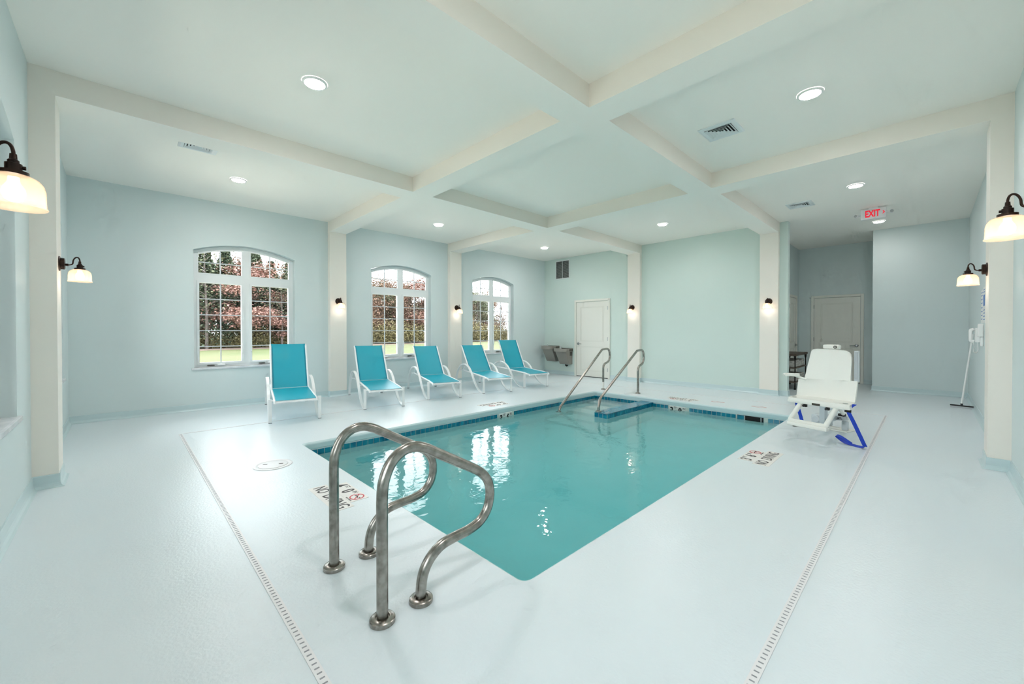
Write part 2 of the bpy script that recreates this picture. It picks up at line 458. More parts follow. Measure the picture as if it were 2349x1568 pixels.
# ------------------------------------------------------------------ windows
def arch_poly(x0, x1, z0, inset, n=10, wdt=WW):
    pts = [(x0, z0), (x1, z0)]
    for k in range(n+1):
        x = x1+(x0-x1)*k/n; pts.append((x, arch(x, wdt, inset)))
    return pts
def bars(bm, lst, y0, y1):
    for a, b, c, d in lst: box(bm, a, b, y0, y1, c, d)
def band(bm, x0, x1, i0, i1, y0, y1, n=16, wdt=WW):
    """arched head bar between inset i0 and i1"""
    for k in range(n):
        a = x0+(x1-x0)*k/n; b = x0+(x1-x0)*(k+1)/n
        prism(bm, [(a, arch(a, wdt, i1)), (b, arch(b, wdt, i1)), (b, arch(b, wdt, i0)), (a, arch(a, wdt, i0))], 'y', y0, y1)
def make_window(name):
    r = empty(name, kind='structure')
    w_ = WW; Z0 = SILL; e = .002
    bm = BM(); F0, F1 = .115, .18
    bars(bm, [(e, .048, Z0+e, SPR-.01), (w_-.048, w_-e, Z0+e, SPR-.01), (.048, w_-.048, Z0+e, Z0+.04), (.048, w_-.048, 1.985, 2.085),
              (.658, .742, Z0+.04, 1.985), (.658, .742, 2.085, 2.53)], F0, F1)
    band(bm, e, w_-e, .003, .05, F0, F1)
    recalc(bm); link('window_frame', bm, M_vinyl, r)
    for k, (a, b) in enumerate(((.048, .658), (.742, 1.352))):
        s0, s1 = .098, .16
        bm = BM(); z0, z1 = Z0+.04, 1.985; t = .031
        bars(bm, [(a, a+t, z0, z1), (b-t, b, z0, z1), (a+t, b-t, z0, z0+t), (a+t, b-t, z1-t, z1)], s0, s1)
        sash = link('casement_sash', bm, M_vinyl, r)
        ga, gb, gz0, gz1 = a+t, b-t, z0+t, z1-t
        bm = BM(); box(bm, ga-.004, gb+.004, .142, .148, gz0-.004, gz1+.004); link('pane', bm, M_glass, sash)
        bm = BM(); m = (ga+gb)/2
        bars(bm, [(m-.008, m+.008, gz0, gz1)], .13, .141)
        for i in range(1, 5):
            z = gz0+(gz1-gz0)*i/5; bars(bm, [(ga, m-.008, z-.007, z+.007), (m+.008, gb, z-.007, z+.007)], .13, .141)
        link('grille_bars', bm, M_muntin, sash)
        hx = b-.022 if k == 0 else a+.022
        bm = BM(); tube(bm, fillet([(hx, .097, .86), (hx, .077, .875), (hx, .075, .98), (hx, .09, 1.0)], .01), .006, 8)
        link('sash_lock', bm, M_vinyl, r, smooth=True)
        bm = BM(); cx_ = a+.12
        obox(bm, Matrix.Translation((cx_+.05, .096, Z0+.022)), .09, .03, .012, .003, 0)
        link('slot_cover', bm, M_fdark, r)
        bm = BM(); obox(bm, Matrix.Translation((a+.3, .085, Z0+.03)), .1, .055, .022, .008)
        tube(bm, [(a+.28, .07, Z0+.045), (a+.36, .065, Z0+.045)], .007, 8)
        link('crank_handle', bm, M_vinyl, r, smooth=True)
        # fixed arched light above
        u0, u1 = (.048, .658) if k == 0 else (.742, 1.352)
        bm = BM(); prism(bm, arch_poly(u0-.003, u1+.003, 2.083, .048), 'y', .148, .154); recalc(bm)
        link('pane', bm, M_glass, r)
        bm = BM(); tt = .022
        bars(bm, [(u0, u0+tt, 2.085, arch(u0, w_, .05)), (u1-tt, u1, 2.085, arch(u1, w_, .06)), (u0+tt, u1-tt, 2.085, 2.085+tt)], .11, .147)
        band(bm, u0+tt, u1-tt, .05, .072, .11, .147, 8)
        recalc(bm); link('glazing_bead', bm, M_vinyl, r)
        bm = BM(); m = (u0+u1)/2
        bars(bm, [(m-.007, m+.007, 2.107, arch(m, w_, .07)), (u0+tt, m-.007, 2.268, 2.281), (m+.007, u1-tt, 2.268, 2.281)], .13, .147)
        link('grille_bars', bm, M_muntin, r)
    bm = BM(); bbox(bm, -.03, w_+.03, -.022, -.0005, Z0-.03, Z0, bev=.003); box(bm, .001, w_-.001, -.001, WT-.005, Z0-.03, Z0-.0005)
    link('window_sill', bm, M_marble, r)
    return r
win0 = make_window('window_1'); win0.location = (WIN_V[0][0], V, 0)
for i, (a, b) in enumerate(WIN_V[1:] , 2):
    c = copy_tree(win0); c.name = 'window_%d' % i; c.location = (a, V, 0)
for i, (a, b) in enumerate(WIN_W, 4):
    c = copy_tree(win0); c.name = 'window_%d' % i; c.location = (W, a, 0); c.rotation_euler = (0, 0, pi/2)

# ------------------------------------------------------------------ doors
def make_door(name, loc, rz, w_, hinge_left, z_case=2.025):
    """local: x 0..w_ along casing, -y into the room"""
    r = empty(name, loc, rz, kind='structure')
    cw = .055; zt = z_case
    bm = BM()
    bbox(bm, 0, cw, -.028, -.0005, .001, zt, bev=.004); bbox(bm, w_-cw, w_, -.028, -.0005, .001, zt, bev=.004)
    bbox(bm, cw, w_-cw, -.028, -.0005, zt-cw, zt, bev=.004)
    link('door_casing', bm, M_door, r)
    a, b, z0, z1 = cw+.008, w_-cw-.008, .018, zt-cw-.006
    bm = BM(); box(bm, a, b, -.012, -.0008, z0, z1)
    slab = link('door_slab', bm, M_door, r)
    bm = BM()
    pw = .13
    for p0, p1 in ((.93, z1-.13), (.16, .80)):
        for ins, dep, t in ((0, .0165, .012), (.022, .0145, .008)):
            x0_, x1_, q0, q1 = a+pw+ins, b-pw-ins, p0+ins, p1-ins
            bars(bm, [(x0_, x0_+t, q0, q1), (x1_-t, x1_, q0, q1), (x0_+t, x1_-t, q0, q0+t), (x0_+t, x1_-t, q1-t, q1)], -dep, -.0118)
    link('panel_moulding', bm, M_doortrim, slab)
    bm = BM(); box(bm, a, b, -.010, -.0009, .002, z0); link('gap_shade_strip', bm, M_black, r)  # black strip painted in as the shade under the door
    hx = b-.06 if hinge_left else a+.06; s = -1 if hinge_left else 1
    bm = BM()
    lathe(bm, [(0, 0), (.034, 0), (.034, .01), (.024, .016), (.013, .018), (.013, .045), (0, .045)], 20, M=Matrix.Translation((hx, -.012, .865)) @ Matrix.Rotation(pi/2, 4, 'X'))
    tube(bm, fillet([(hx, -.05, .865), (hx+s*.03, -.055, .868), (hx+s*.12, -.05, .86)], .02), .009, 10)
    link('lever_handle', bm, M_chrome, r, smooth=True)
    for hz in (.22, 1.0, 1.78):
        bm = BM(); x = a-.004 if hinge_left else b+.004
        tube(bm, [(x, -.03, hz-.045), (x, -.03, hz+.045)], .006, 8); link('hinge', bm, M_chrome, r, smooth=True)
    return r
make_door('door_1', (U, 6.638, 0), -pi/2, 1.093, False)
make_door('door_2', (AX, 2.00, 0), -pi/2, .975, True, 2.045)
make_door('door_3', (10.95, AY, 0), 0, .85, True, 2.045)

# ------------------------------------------------------------------ swimming pool
pool = empty('swimming_pool', (0, 0, 0), label='rectangular indoor swimming pool with blue tiled waterline sunk in the deck', cat='swimming pool')
WZ = -.14; INS = .018; FZ = -1.1
ax0, ax1, ay0, ay1 = PX0+INS, PX1-INS, PY0+INS, PY1-INS
bm = BM()
def vring(z, i=0.0): return [bm.verts.new(p) for p in ((ax0+i, ay0+i, z), (ax1-i, ay0+i, z), (ax1-i, ay1-i, z), (ax0+i, ay1-i, z))]
r0 = vring(-.082); r1 = vring(FZ+.12); r2 = vring(FZ+.035, .035); r3 = vring(FZ, .12)
for A, B in ((r0, r1), (r1, r2), (r2, r3)):
    for k in range(4): bm.faces.new((A[k], A[(k+1) % 4], B[(k+1) % 4], B[k]))
bm.faces.new(r3)
recalc(bm); bmesh.ops.reverse_faces(bm, faces=bm.faces)
link('basin', bm, M_plaster, pool, label='white plaster basin of the pool')
KX0, KY0, KY1, KZ = 5.33, 3.415, 3.64, -.066
TP = .0713
def tile_run(bm, p, d, n_, length, z0, z1, skip=()):
    """tiles on a vertical face: start p, direction d, outward normal n_"""
    p = Vector(p); d = Vector(d); n_ = Vector(n_); cnt = int(round(length/TP)); tp = length/cnt
    a = p; b = p+d*length
    if not skip:
        spans = [(0, length)]
    else:
        spans = []; s = 0
        for u, v in skip: spans.append((s, u)); s = v
        spans.append((s, length))
    for u, v in spans:
        A = p+d*u; B = p+d*v
        q = [bm.verts.new((c.x+n_.x*.003, c.y+n_.y*.003, z)) for c, z in ((A, z0), (B, z0), (B, z1), (A, z1))]
        f = bm.faces.new(q); f.material_index = 1
    for k in range(cnt):
        u0, u1 = k*tp+.0032, (k+1)*tp-.0032
        if any(u0 < v-.002 and u1 > u+.002 for u, v in skip): continue
        A = p+d*u0; B = p+d*u1; C = n_*.0065; D = n_*.001
        v8 = [bm.verts.new((c.x, c.y, z)) for z in (z0+.0025, z1-.0025) for c in (A+D, B+D, B+C, A+C)]
        for f in ((0,1,2,3),(4,5,6,7),(0,1,5,4),(1,2,6,5),(2,3,7,6),(3,0,4,7)): bm.faces.new([v8[i] for i in f])
tz0, tz1 = -.156, -.083
def tb(name, *a, **k):
    bm = BM(); tile_run(bm, *a, **k); recalc(bm); return link(name, bm, [M_tile, M_grout], pool)
tb('waterline_tiles', (ax0, ay1, 0), (1, 0, 0), (0, -1, 0), ax1-ax0, tz0, tz1, skip=((4.198-ax0, 4.482-ax0),))
tb('waterline_tiles', (ax1, ay0, 0), (0, 1, 0), (-1, 0, 0), ay1-ay0, tz0, tz1, skip=((1.684-ay0, 2.049-ay0), (2.836-ay0, 3.117-ay0)))
tb('waterline_tiles', (ax0, ay0, 0), (0, 1, 0), (1, 0, 0), ay1-ay0, tz0, tz1)
tb('waterline_tiles', (ax0, ay0, 0), (1, 0, 0), (0, 1, 0), ax1-ax0, tz0, tz1)
# knee wall beside the steps
bm = BM(); box(bm, KX0, ax1, KY0, KY1, FZ, KZ-.008)
knee = link('knee_wall', bm, M_plaster, pool)
bm = BM()
tile_run(bm, (KX0, KY0, 0), (1, 0, 0), (0, -1, 0), ax1-KX0, KZ-.078, KZ-.006)
tile_run(bm, (KX0, KY1, 0), (1, 0, 0), (0, 1, 0), ax1-KX0, KZ-.078, KZ-.006)
tile_run(bm, (KX0, KY0, 0), (0, 1, 0), (-1, 0, 0), KY1-KY0, KZ-.078, KZ-.006)
box(bm, KX0-.003, ax1, KY0-.003, KY1+.003, KZ-.0079, KZ-.004, mi=1)
nx_ = int((ax1-KX0)/TP); 
for i in range(nx_+1):
    for j in range(3):
        xa = KX0-.005+i*TP; xb = min(xa+TP-.004, ax1-.001); ya = KY0-.005+j*.0785
        if xb-xa > .01: box(bm, xa, xb, ya, ya+.0745, KZ-.004, KZ)
recalc(bm); link('cap_tiles', bm, [M_tile, M_grout], knee)
for i, zt in enumerate((-.30, -.48, -.66, -.84, -.97)):
    xa = ax1-.30*(i+1); bm = BM()
    bbox(bm, xa, ax1-.3*i if i else ax1, KY1 if xa > KX0 else KY1-.12, ay1, FZ, zt, bev=.012)
    link('pool_step', bm, M_step, pool)
# skimmer mouth
bm = BM(); xs = ax1
box(bm, xs-.006, xs+.25, 1.690, 2.045, -.20, -.195); box(bm, xs-.006, xs+.25, 1.690, 2.045, -.088, -.083)
box(bm, xs-.006, xs+.25, 1.690, 1.694, -.195, -.088); box(bm, xs-.006, xs+.25, 2.041, 2.045, -.195, -.088); box(bm, xs+.245, xs+.25, 1.694, 2.041, -.195, -.088)
box(bm, xs-.0045, xs-.002, 1.694, 2.041, -.195, -.088)  # dark plate across the mouth, standing in for the shade inside
sk = link('skimmer_mouth', bm, M_dark, pool)
for yy in (1.715, 1.935):
    bm = BM(); box(bm, xs-.008, xs+.03, yy, yy+.014, -.195, -.088); link('skimmer_bracket', bm, M_grey, sk)
bm = BM(); box(bm, xs-.009, xs-.007, 1.951, 2.041, -.195, -.088); link('skimmer_plate', bm, M_tile, sk)
# depth tiles on the waterline
def wl_marker(c, xdir, ndir, digits):
    X = Vector(xdir); N = Vector(ndir); t = .141
    bm = BM()
    for k in (-1, 1):
        o = Vector(c)+X*(k*t/2)
        Mx = axes(o+N*.004, X, N.cross(X), N)
        Mx = Matrix(((X.x, 0, N.x, (o+N*.004).x), (X.y, 0, N.y, (o+N*.004).y), (0, 1, 0, o.z), (0, 0, 0, 1)))
        obox(bm, Mx, t-.004, t-.004, .008, .001)
    recalc(bm); p = link('depth_tile', bm, M_mark, pool, label='white depth tile at the waterline reading %s' % digits)
    a, b = digits.split()
    for s, dx, sz, bo, dz in ((a[0], -.094, .135, .006, -.005), ('FT', -.034, .055, .0, .04), (b[0], .048, .135, .006, -.005), ('IN', .112, .055, .0, .04)):
        o = Vector(c)+X*dx+N*.009+Vector((0, 0, dz))
        Mx = Matrix(((X.x, 0, N.x, o.x), (X.y, 0, N.y, o.y), (0, 1, 0, o.z), (0, 0, 0, 1)))
        add_text('lettering', s, sz, Mx, M_inkb if bo else M_ink, p, .85, bo)
wl_marker((4.34, ay1, -.155), (1, 0, 0), (0, -1, 0), '3FT 6IN')
wl_marker((ax1, 2.9765, -.155), (0, -1, 0), (-1, 0, 0), '3FT 0IN')
# water
bm = BM(); e = .0015
box(bm, ax0-.004, ax1+.004, ay0-.004, ay1+.004, FZ-.02, WZ); recalc(bm)
water = link('pool_water', bm, M_water, label='clear turquoise water filling the pool, rippling with window reflections', cat='water', kind='stuff')

# ------------------------------------------------------------------ hand rails
def escutcheon(parent, x, y, z=0.0, R_=.052):
    bm = BM(); lathe(bm, [(.0245, .002), (R_-.004, .002), (R_, .0), (R_, -.0)], 28)
    bm.free(); bm = BM()
    lathe(bm, [(R_, .0005), (R_, .016), (R_-.005, .021), (.03, .023), (.027, .018), (.0, .018)], 32, center=(x, y, z))
    return link('escutcheon', bm, M_steel, parent, smooth=True)
near = [(.951, 0), (.951, .064), (.962, .125), (.991, .178), (1.043, .217), (1.106, .225), (1.221, .227), (1.282, .243), (1.34, .298), (1.357, .376),
        (1.335, .456), (1.277, .507)]
def near_rail(y, label):
    # a closed-looking figure-four loop bent from one steel tube, lying in a vertical plane
    pts = [(.769, y, .0), (.769, y, .50)]
    c = (.769+.115, .555)
    pts = [(.769, y, z) for z in (0, .1, .2, .3, .4, .5)]
    pts += smooth_path([(.769, y, .50), (.776, y, .576), (.809, y, .648), (.864, y, .689), (.927, y, .694), (.985, y, .673)], 5)[1:]
    pts += [(1.03, y, .647), (1.10, y, .607), (1.17, y, .567)]
    pts += smooth_path([(1.235, y, .530), (1.296, y, .490), (1.340, y, .440), (1.357, y, .372), (1.340, y, .298), (1.290, y, .247), (1.215, y, .227), (1.13, y, .222),
                        (1.055, y, .210), (.995, y, .170), (.962, y, .115), (.951, y, .05), (.951, y, .0)], 5)
    e = empty('pool_grab_rail', (.86, y, 0), label=label, cat='handrail', group='grab rails at the near edge of the pool')
    bm = BM(); tube(bm, [Vector(p)-Vector((.86, y, 0)) for p in pts], .0237, 20)
    recalc(bm); link('rail_tube', bm, M_steel, e, smooth=True)
    for x in (.769, .951): escutcheon(e, x-.86, 0)
    return e
near_rail(1.565, 'polished steel loop grab rail nearest the camera, at the near pool edge')
near_rail(2.09, 'polished steel loop grab rail standing over the 4FT 0IN NO DIVING marking')

def stair_rail(base, low, zlow, label):
    """bent tube in a vertical plane from a deck socket (base) to a socket low down at the steps"""
    B = Vector(base); Lw = Vector(low); d = (Lw-B); L = d.length; d.normalize()
    def P(u, z): return Vector((d.x*u, d.y*u, z))
    e = empty('stair_handrail', (B.x, B.y, 0), label=label, cat='handrail', group='handrails over the pool steps')
    pts = [P(0, z) for z in (0, .1, .2, .32)]
    pts += smooth_path([P(0, .40), P(.0, .455), P(-.03, .50), P(-.09, .53), P(-.18, .545), P(-.265, .575), P(-.315, .64), P(-.32, .71), P(-.29, .785), P(-.225, .825), P(-.12, .832)], 5)
    tail = fillet([P(-.11, .832), P(.055, .823), P(L-.055, zlow+.20), P(L-.0, zlow+.075), P(L, zlow)], [.06, .12, .05], 8)
    pts += tail
    bm = BM(); tube(bm, pts, .0215, 16); recalc(bm); link('rail_tube', bm, M_steel, e, smooth=True)
    escutcheon(e, 0, 0, 0, .047)
    q = P(L, zlow); escutcheon(e, q.x, q.y, q.z, .047)
    return e, d
E1, dd = stair_rail((7.104, 4.645), (5.335, 4.375), -.30-.54+.54-.0, 'bent steel stair handrail with a white patch on its deck post, nearer the windows')
bm = BM(); lathe(bm, [(.0222, .03), (.0222, .16)], 16); link('white_patch', bm, M_mark, E1, smooth=True, label='white patch on the post')  # white band round the lower part of the post
E2, dd = stair_rail((7.124, 3.881), (5.375, 3.60), KZ, 'bent steel stair handrail whose lower end stands on the tiled knee wall')

# ------------------------------------------------------------------ deck fittings
lid = empty('skimmer_lid', (.975, 4.095, 0), label='round white skimmer lid set in the deck near the pool corner', cat='drain cover')
bm = BM(); lathe(bm, [(.155, .0008), (.155, .004), (.148, .006), (.128, .006), (.122, .003), (.118, .003)], 40); link('lid_ring', bm, M_drain, lid, smooth=True)
bm = BM(); lathe(bm, [(.116, .001), (.116, .006), (.11, .0075), (0, .0085)], 40); cover = link('lid_cover', bm, M_drain, lid, smooth=True)
for s in (-1, 1):
    bm = BM(); obox(bm, Matrix.Translation((s*.055, -s*.035, .0085)) @ Matrix.Rotation(radians(-35), 4, 'Z'), .035, .012, .003, .001); link('finger_slot', bm, M_fdark, cover)
DR = (.492, 7.77, .415, 6.075)   # drain channel rectangle round the pool
def drain(name_label, p, q, slots=True):
    p = Vector(p); q = Vector(q); L = (q-p).length; a = atan2(q.y-p.y, q.x-p.x)
    e = empty('floor_drain', (p.x, p.y, 0), a, label=name_label, cat='drain')
    bm = BM(); hw = .0165 if slots else .009
    box(bm, 0, L, -hw, hw, .0004, .0032); 
    link('drain_channel', bm, M_drain, e)
    if not slots: return e
    bm = BM(); n = int(L/.0272)
    for k in range(n):
        x = .012+k*.0272; box(bm, x, x+.006, -.0085, .0085, .0032, .0040)
    link('slot_row', bm, M_slot, e, kind='stuff')
drain('long white slotted drain in the deck between the near wall and the near grab rails', (DR[0], -.25), (DR[0], DR[3]))
drain('white slotted drain running down the right side of the deck past the pool lift', (DR[0]+.03, DR[2]), (DR[1], DR[2]))
drain('thin white drain line in the deck under the lounge chairs', (DR[0]+.03, DR[3]), (DR[1]-.03, DR[3]), False)
drain('short white drain line beyond the far pool edge, behind the pool lift', (DR[1], DR[2]+.03), (DR[1], DR[3]), False)
# depth and warning tiles on the deck
def deck_marker(o, xdir, depth, label):
    """o: corner at reading start of the lower row, on the side away from the pool; reading direction xdir, up = towards pool"""
    a = atan2(xdir[1], xdir[0]); e = empty('depth_marker', (o[0], o[1], 0), a, label=label, cat='floor sign')
    t = .1345
    bm = BM()
    for k in range(4): bbox(bm, k*t+.0005, (k+1)*t-.0005, .0, t-.001, .0003, .0022, bev=.0005, seg=1)
    for k in range(3): bbox(bm, .06+k*t+.0005, .06+(k+1)*t-.0005, t, 2*t-.001, .0003, .0022, bev=.0005, seg=1)
    link('marker_tiles', bm, M_mark, e)
    def T(s, x, y, sz, sx, bo=.0, m=M_ink): add_text('lettering', s, sz, Matrix.Translation((x, y, .0026)), m, e, sx, bo, .0008)
    T('NO', .09, t*.5, .125, .70, .0012); T('DIVING', .365, t*.5, .125, .74, .0012)
    a_, b_ = depth.split()
    T(a_[0], .105, t*1.5, .13, .8, .003); T('FT', .165, t*1.74, .05, .8)
    T(b_[0], .245, t*1.5, .13, .8, .003); T('IN', .305, t*1.74, .05, .8)
    T('NO DIVING', .398, t*1.10, .017, 1.0)
    bm = BM(); cx_, cy_ = .398, t*1.55
    sweep(bm, [(cx_+.047*cos(u*pi/16), cy_+.047*sin(u*pi/16), .0028) for u in range(32)], [(-.0004, -.0045), (.0004, -.0045), (.0004, .0045), (-.0004, .0045)], closed=True, fixn=(0, 0, 1))
    obox(bm, Matrix.Translation((cx_, cy_, .0029)) @ Matrix.Rotation(radians(-45), 4, 'Z'), .09, .008, .0008)
    link('prohibition_ring', bm, M_red, e)
    bm = BM()
    tube(bm, smooth_path([(cx_-.028, cy_-.005, .0026), (cx_-.005, cy_+.006, .0026), (cx_+.026, cy_-.008, .0026)], 4), .004, 6, scales=[.5]*2+[1]*5+[.4]*2)
    lathe(bm, [(0, 0), (.007, 0), (.007, .0006), (0, .0006)], 12, center=(cx_+.03, cy_+.006, .0025)); link('diver_symbol', bm, M_ink, e)
    return e
deck_marker((1.012, 3.275), (0, -1), '4FT 0IN', 'white 4FT 0IN NO DIVING tiles behind the near grab rails')
deck_marker((4.098, .978), (1, 0), '3FT 6IN', 'white 3FT 6IN NO DIVING tiles in front of the pool lift')
deck_marker((4.672, 5.085), (-1, 0), '3FT 6IN', 'white NO DIVING tiles in the deck in front of the middle lounge chairs')
deck_marker((7.215, 2.748), (0, 1), '3FT 0IN', 'white 3FT 0IN NO DIVING tiles on the deck beyond the far pool edge')
for yy, lb in ((2.475, 'faded red marking on the far deck, the one left of the other'), (1.863, 'faded red marking on the far deck nearest the pool lift')):
    bm = BM(); 
    sweep(bm, [(.10*cos(u*pi/12)*.45, .10*sin(u*pi/12), .0012) for u in range(24)], [(-.0004, -.008), (.0004, -.008), (.0004, .008), (-.0004, .008)], closed=True, fixn=(0, 0, 1))
    o = link('floor_marking', bm, M_faint, label=lb, cat='floor sign'); o.location = (7.24, yy, 0)

# ------------------------------------------------------------------ lounge chairs
def bar_prof(wd, th): return [(-th/2, -wd/2), (th/2, -wd/2), (th/2, wd/2), (-th/2, wd/2)]
def make_chair(rec):
    """local x: 0..W_ across, y: backwards from the front feet; rec: recline angle of the back in degrees"""
    e = empty('lounge_chair'); W_ = .588
    for s, x in ((0, .0), (1, W_)):
        fr = fillet([(x, -.002, .31), (x, -.002, .012), (x, .13, .008)], [.012], 4)
        cur = smooth_path([(x, .03, .010), (x, .13, .016), (x, .26, .05), (x, .42, .145), (x, .58, .295), (x, .72, .412), (x, .88, .478), (x, 1.07, .495),
                           (x, 1.26, .452), (x, 1.43, .34), (x, 1.55, .18), (x, 1.62, .012)], 5)
        bm = BM(); pr = [(-.010, -.019), (.010, -.019), (.010, .019), (-.010, .019)]
        sweep(bm, [(x, -.002, .31), (x, -.002, .004)], pr, fixn=(0, 1, 0))
        sweep(bm, cur, pr, fixn=(0, 0, 1) if False else None)
        recalc(bm); side = link('side_frame', bm, M_frame, e)
        bm = BM(); box(bm, x-.02, x+.02, -.014, .012, .0, .006); link('foot_cap', bm, M_foot, side)
        bm = BM(); box(bm, x-.02, x+.02, 1.606, 1.634, .0, .006); link('foot_cap', bm, M_foot, side)
    # seat rails with bent front end
    pv = (.84, .338); L = .74; th = radians(rec)
    top = (pv[0]+L*cos(th), pv[1]+L*sin(th))
    for x in (.048, W_-.048):
        bm = BM()
        tube(bm, fillet([(x, -.13, .270), (x, -.115, .293), (x, .10, .312), (x, pv[0], pv[1]), (x, 1.30, .348)], [.02, .1, .2]), .0145, 10)
        recalc(bm); link('seat_rail', bm, M_frame, e, smooth=True)
        bm = BM()
        tube(bm, fillet([(x, pv[0], pv[1]+.006), (x, top[0]-.03*cos(th), top[1]-.03*sin(th)), (x, top[0]+.03, top[1]+.005)], [.05]), .0135, 10)
        recalc(bm); link('back_rail', bm, M_frame, e, smooth=True)
    for xa, yy, zz, rr_ in ((.048, -.122, .282, .012), (0, 0, .292, .011), (0, .60, .296, .011), (0, 1.30, .348, .012)):
        bm = BM(); tube(bm, [(xa, yy, zz), (W_-xa, yy, zz)], rr_, 10); link('cross_bar', bm, M_frame, e, smooth=True)
    bm = BM(); tube(bm, fillet([(a_, top[0]-b_*cos(th)+.034*sin(th), top[1]-b_*sin(th)-.034*cos(th)) for a_, b_ in ((.048, .03), (W_/2, .085), (W_-.048, .03))], [.6]), .010, 10); recalc(bm)
    link('head_bar', bm, M_frame, e, smooth=True)
    for x in (.06, W_-.06):
        bm = BM(); tube(bm, [(x, pv[0]+L*.42*cos(th), pv[1]+L*.42*sin(th)-.01), (x, 1.28, .36)], .008, 8)
        link('back_prop', bm, M_frame, e, smooth=True)
    # sling: seat and back, sagging a little
    def sheet(p0, p1, sag, x0=.058, x1=W_-.058, nu=10, nv=10, thk=.003, front_roll=False):
        bm = BM(); G = []
        for side in (0, 1):
            g = []
            for i in range(nv+1):
                v = i/nv; row = []
                for j in range(nu+1):
                    u = j/nu; y = p0[0]+(p1[0]-p0[0])*v; z = p0[1]+(p1[1]-p0[1])*v
                    nn = Vector((-(p1[1]-p0[1]), (p1[0]-p0[0]))).normalized()
                    s = sag*4*u*(1-u)*min(1, 4*v*(1-v)+.35)
                    y -= nn.x*s; z -= nn.y*s
                    y += nn.x*thk*side; z += nn.y*thk*side
                    row.append(bm.verts.new((x0+(x1-x0)*u, y, z)))
                g.append(row)
            G.append(g)
        for i in range(nv):
            for j in range(nu):
                for side, g in enumerate(G):
                    q = (g[i][j], g[i][j+1], g[i+1][j+1], g[i+1][j]); bm.faces.new(q)
        for i in range(nv):
            for j in (0, nu): bm.faces.new((G[0][i][j], G[0][i+1][j], G[1][i+1][j], G[1][i][j]))
        for j in range(nu):
            for i in (0, nv): bm.faces.new((G[0][i][j], G[0][i][j+1], G[1][i][j+1], G[1][i][j]))
        recalc(bm); return bm
    seat = link('seat_sling', sheet((-.115, .306), (pv[0], pv[1]+.008), .012), M_sling, e, smooth=True)
    back = link('back_sling', sheet((pv[0]+.01, pv[1]+.014), (top[0]+.012, top[1]+.012), .012), M_sling, e, smooth=True)
    for xa in (.056, W_-.056-.022):
        bm = BM(); dx = (pv[0]+.012, pv[1]+.0155); 
        n0 = Vector((0, -sin(th), cos(th)))*.0022
        a = Vector((xa, pv[0]+.01, pv[1]+.016)); b = Vector((xa, top[0]+.013, top[1]+.014))
        vs_ = [bm.verts.new(p) for p in (a+n0, b+n0, b+n0+Vector((.022, 0, 0)), a+n0+Vector((.022, 0, 0)), a-n0*1.6, b-n0*1.6, b-n0*1.6+Vector((.022, 0, 0)), a-n0*1.6+Vector((.022, 0, 0)))]
        for f in ((0,1,2,3),(7,6,5,4),(0,4,5,1),(1,5,6,2),(2,6,7,3),(3,7,4,0)): bm.faces.new([vs_[i] for i in f])
        recalc(bm); link('side_hem', bm, M_hem, back, label='darker turquoise side hem')
    return e
CH = [((1.389, 5.964), -11.2, 61, 'turquoise sling lounge chair with an upright back, partly in front of the left window'),
      ((2.682, 6.012), -14.2, 52, 'turquoise lounge chair just right of the large window-wall column'),
      ((3.854, 6.083), -17.5, 47, 'turquoise lounge chair at the right half of the middle window, third from the left'),
      ((4.990, 5.935), -16.9, 46.5, 'turquoise lounge chair just right of the second window-wall column, most reclined'),
      ((6.112, 5.935), -13.5, 59, 'turquoise lounge chair nearest the drinking fountains')]
for (p, a, rec, lb) in CH:
    c = make_chair(rec); c.location = (p[0], p[1], 0); c.rotation_euler = (0, 0, radians(a))
    tag(c, lb, 'lounge chair', 'turquoise lounge chairs along the window wall')

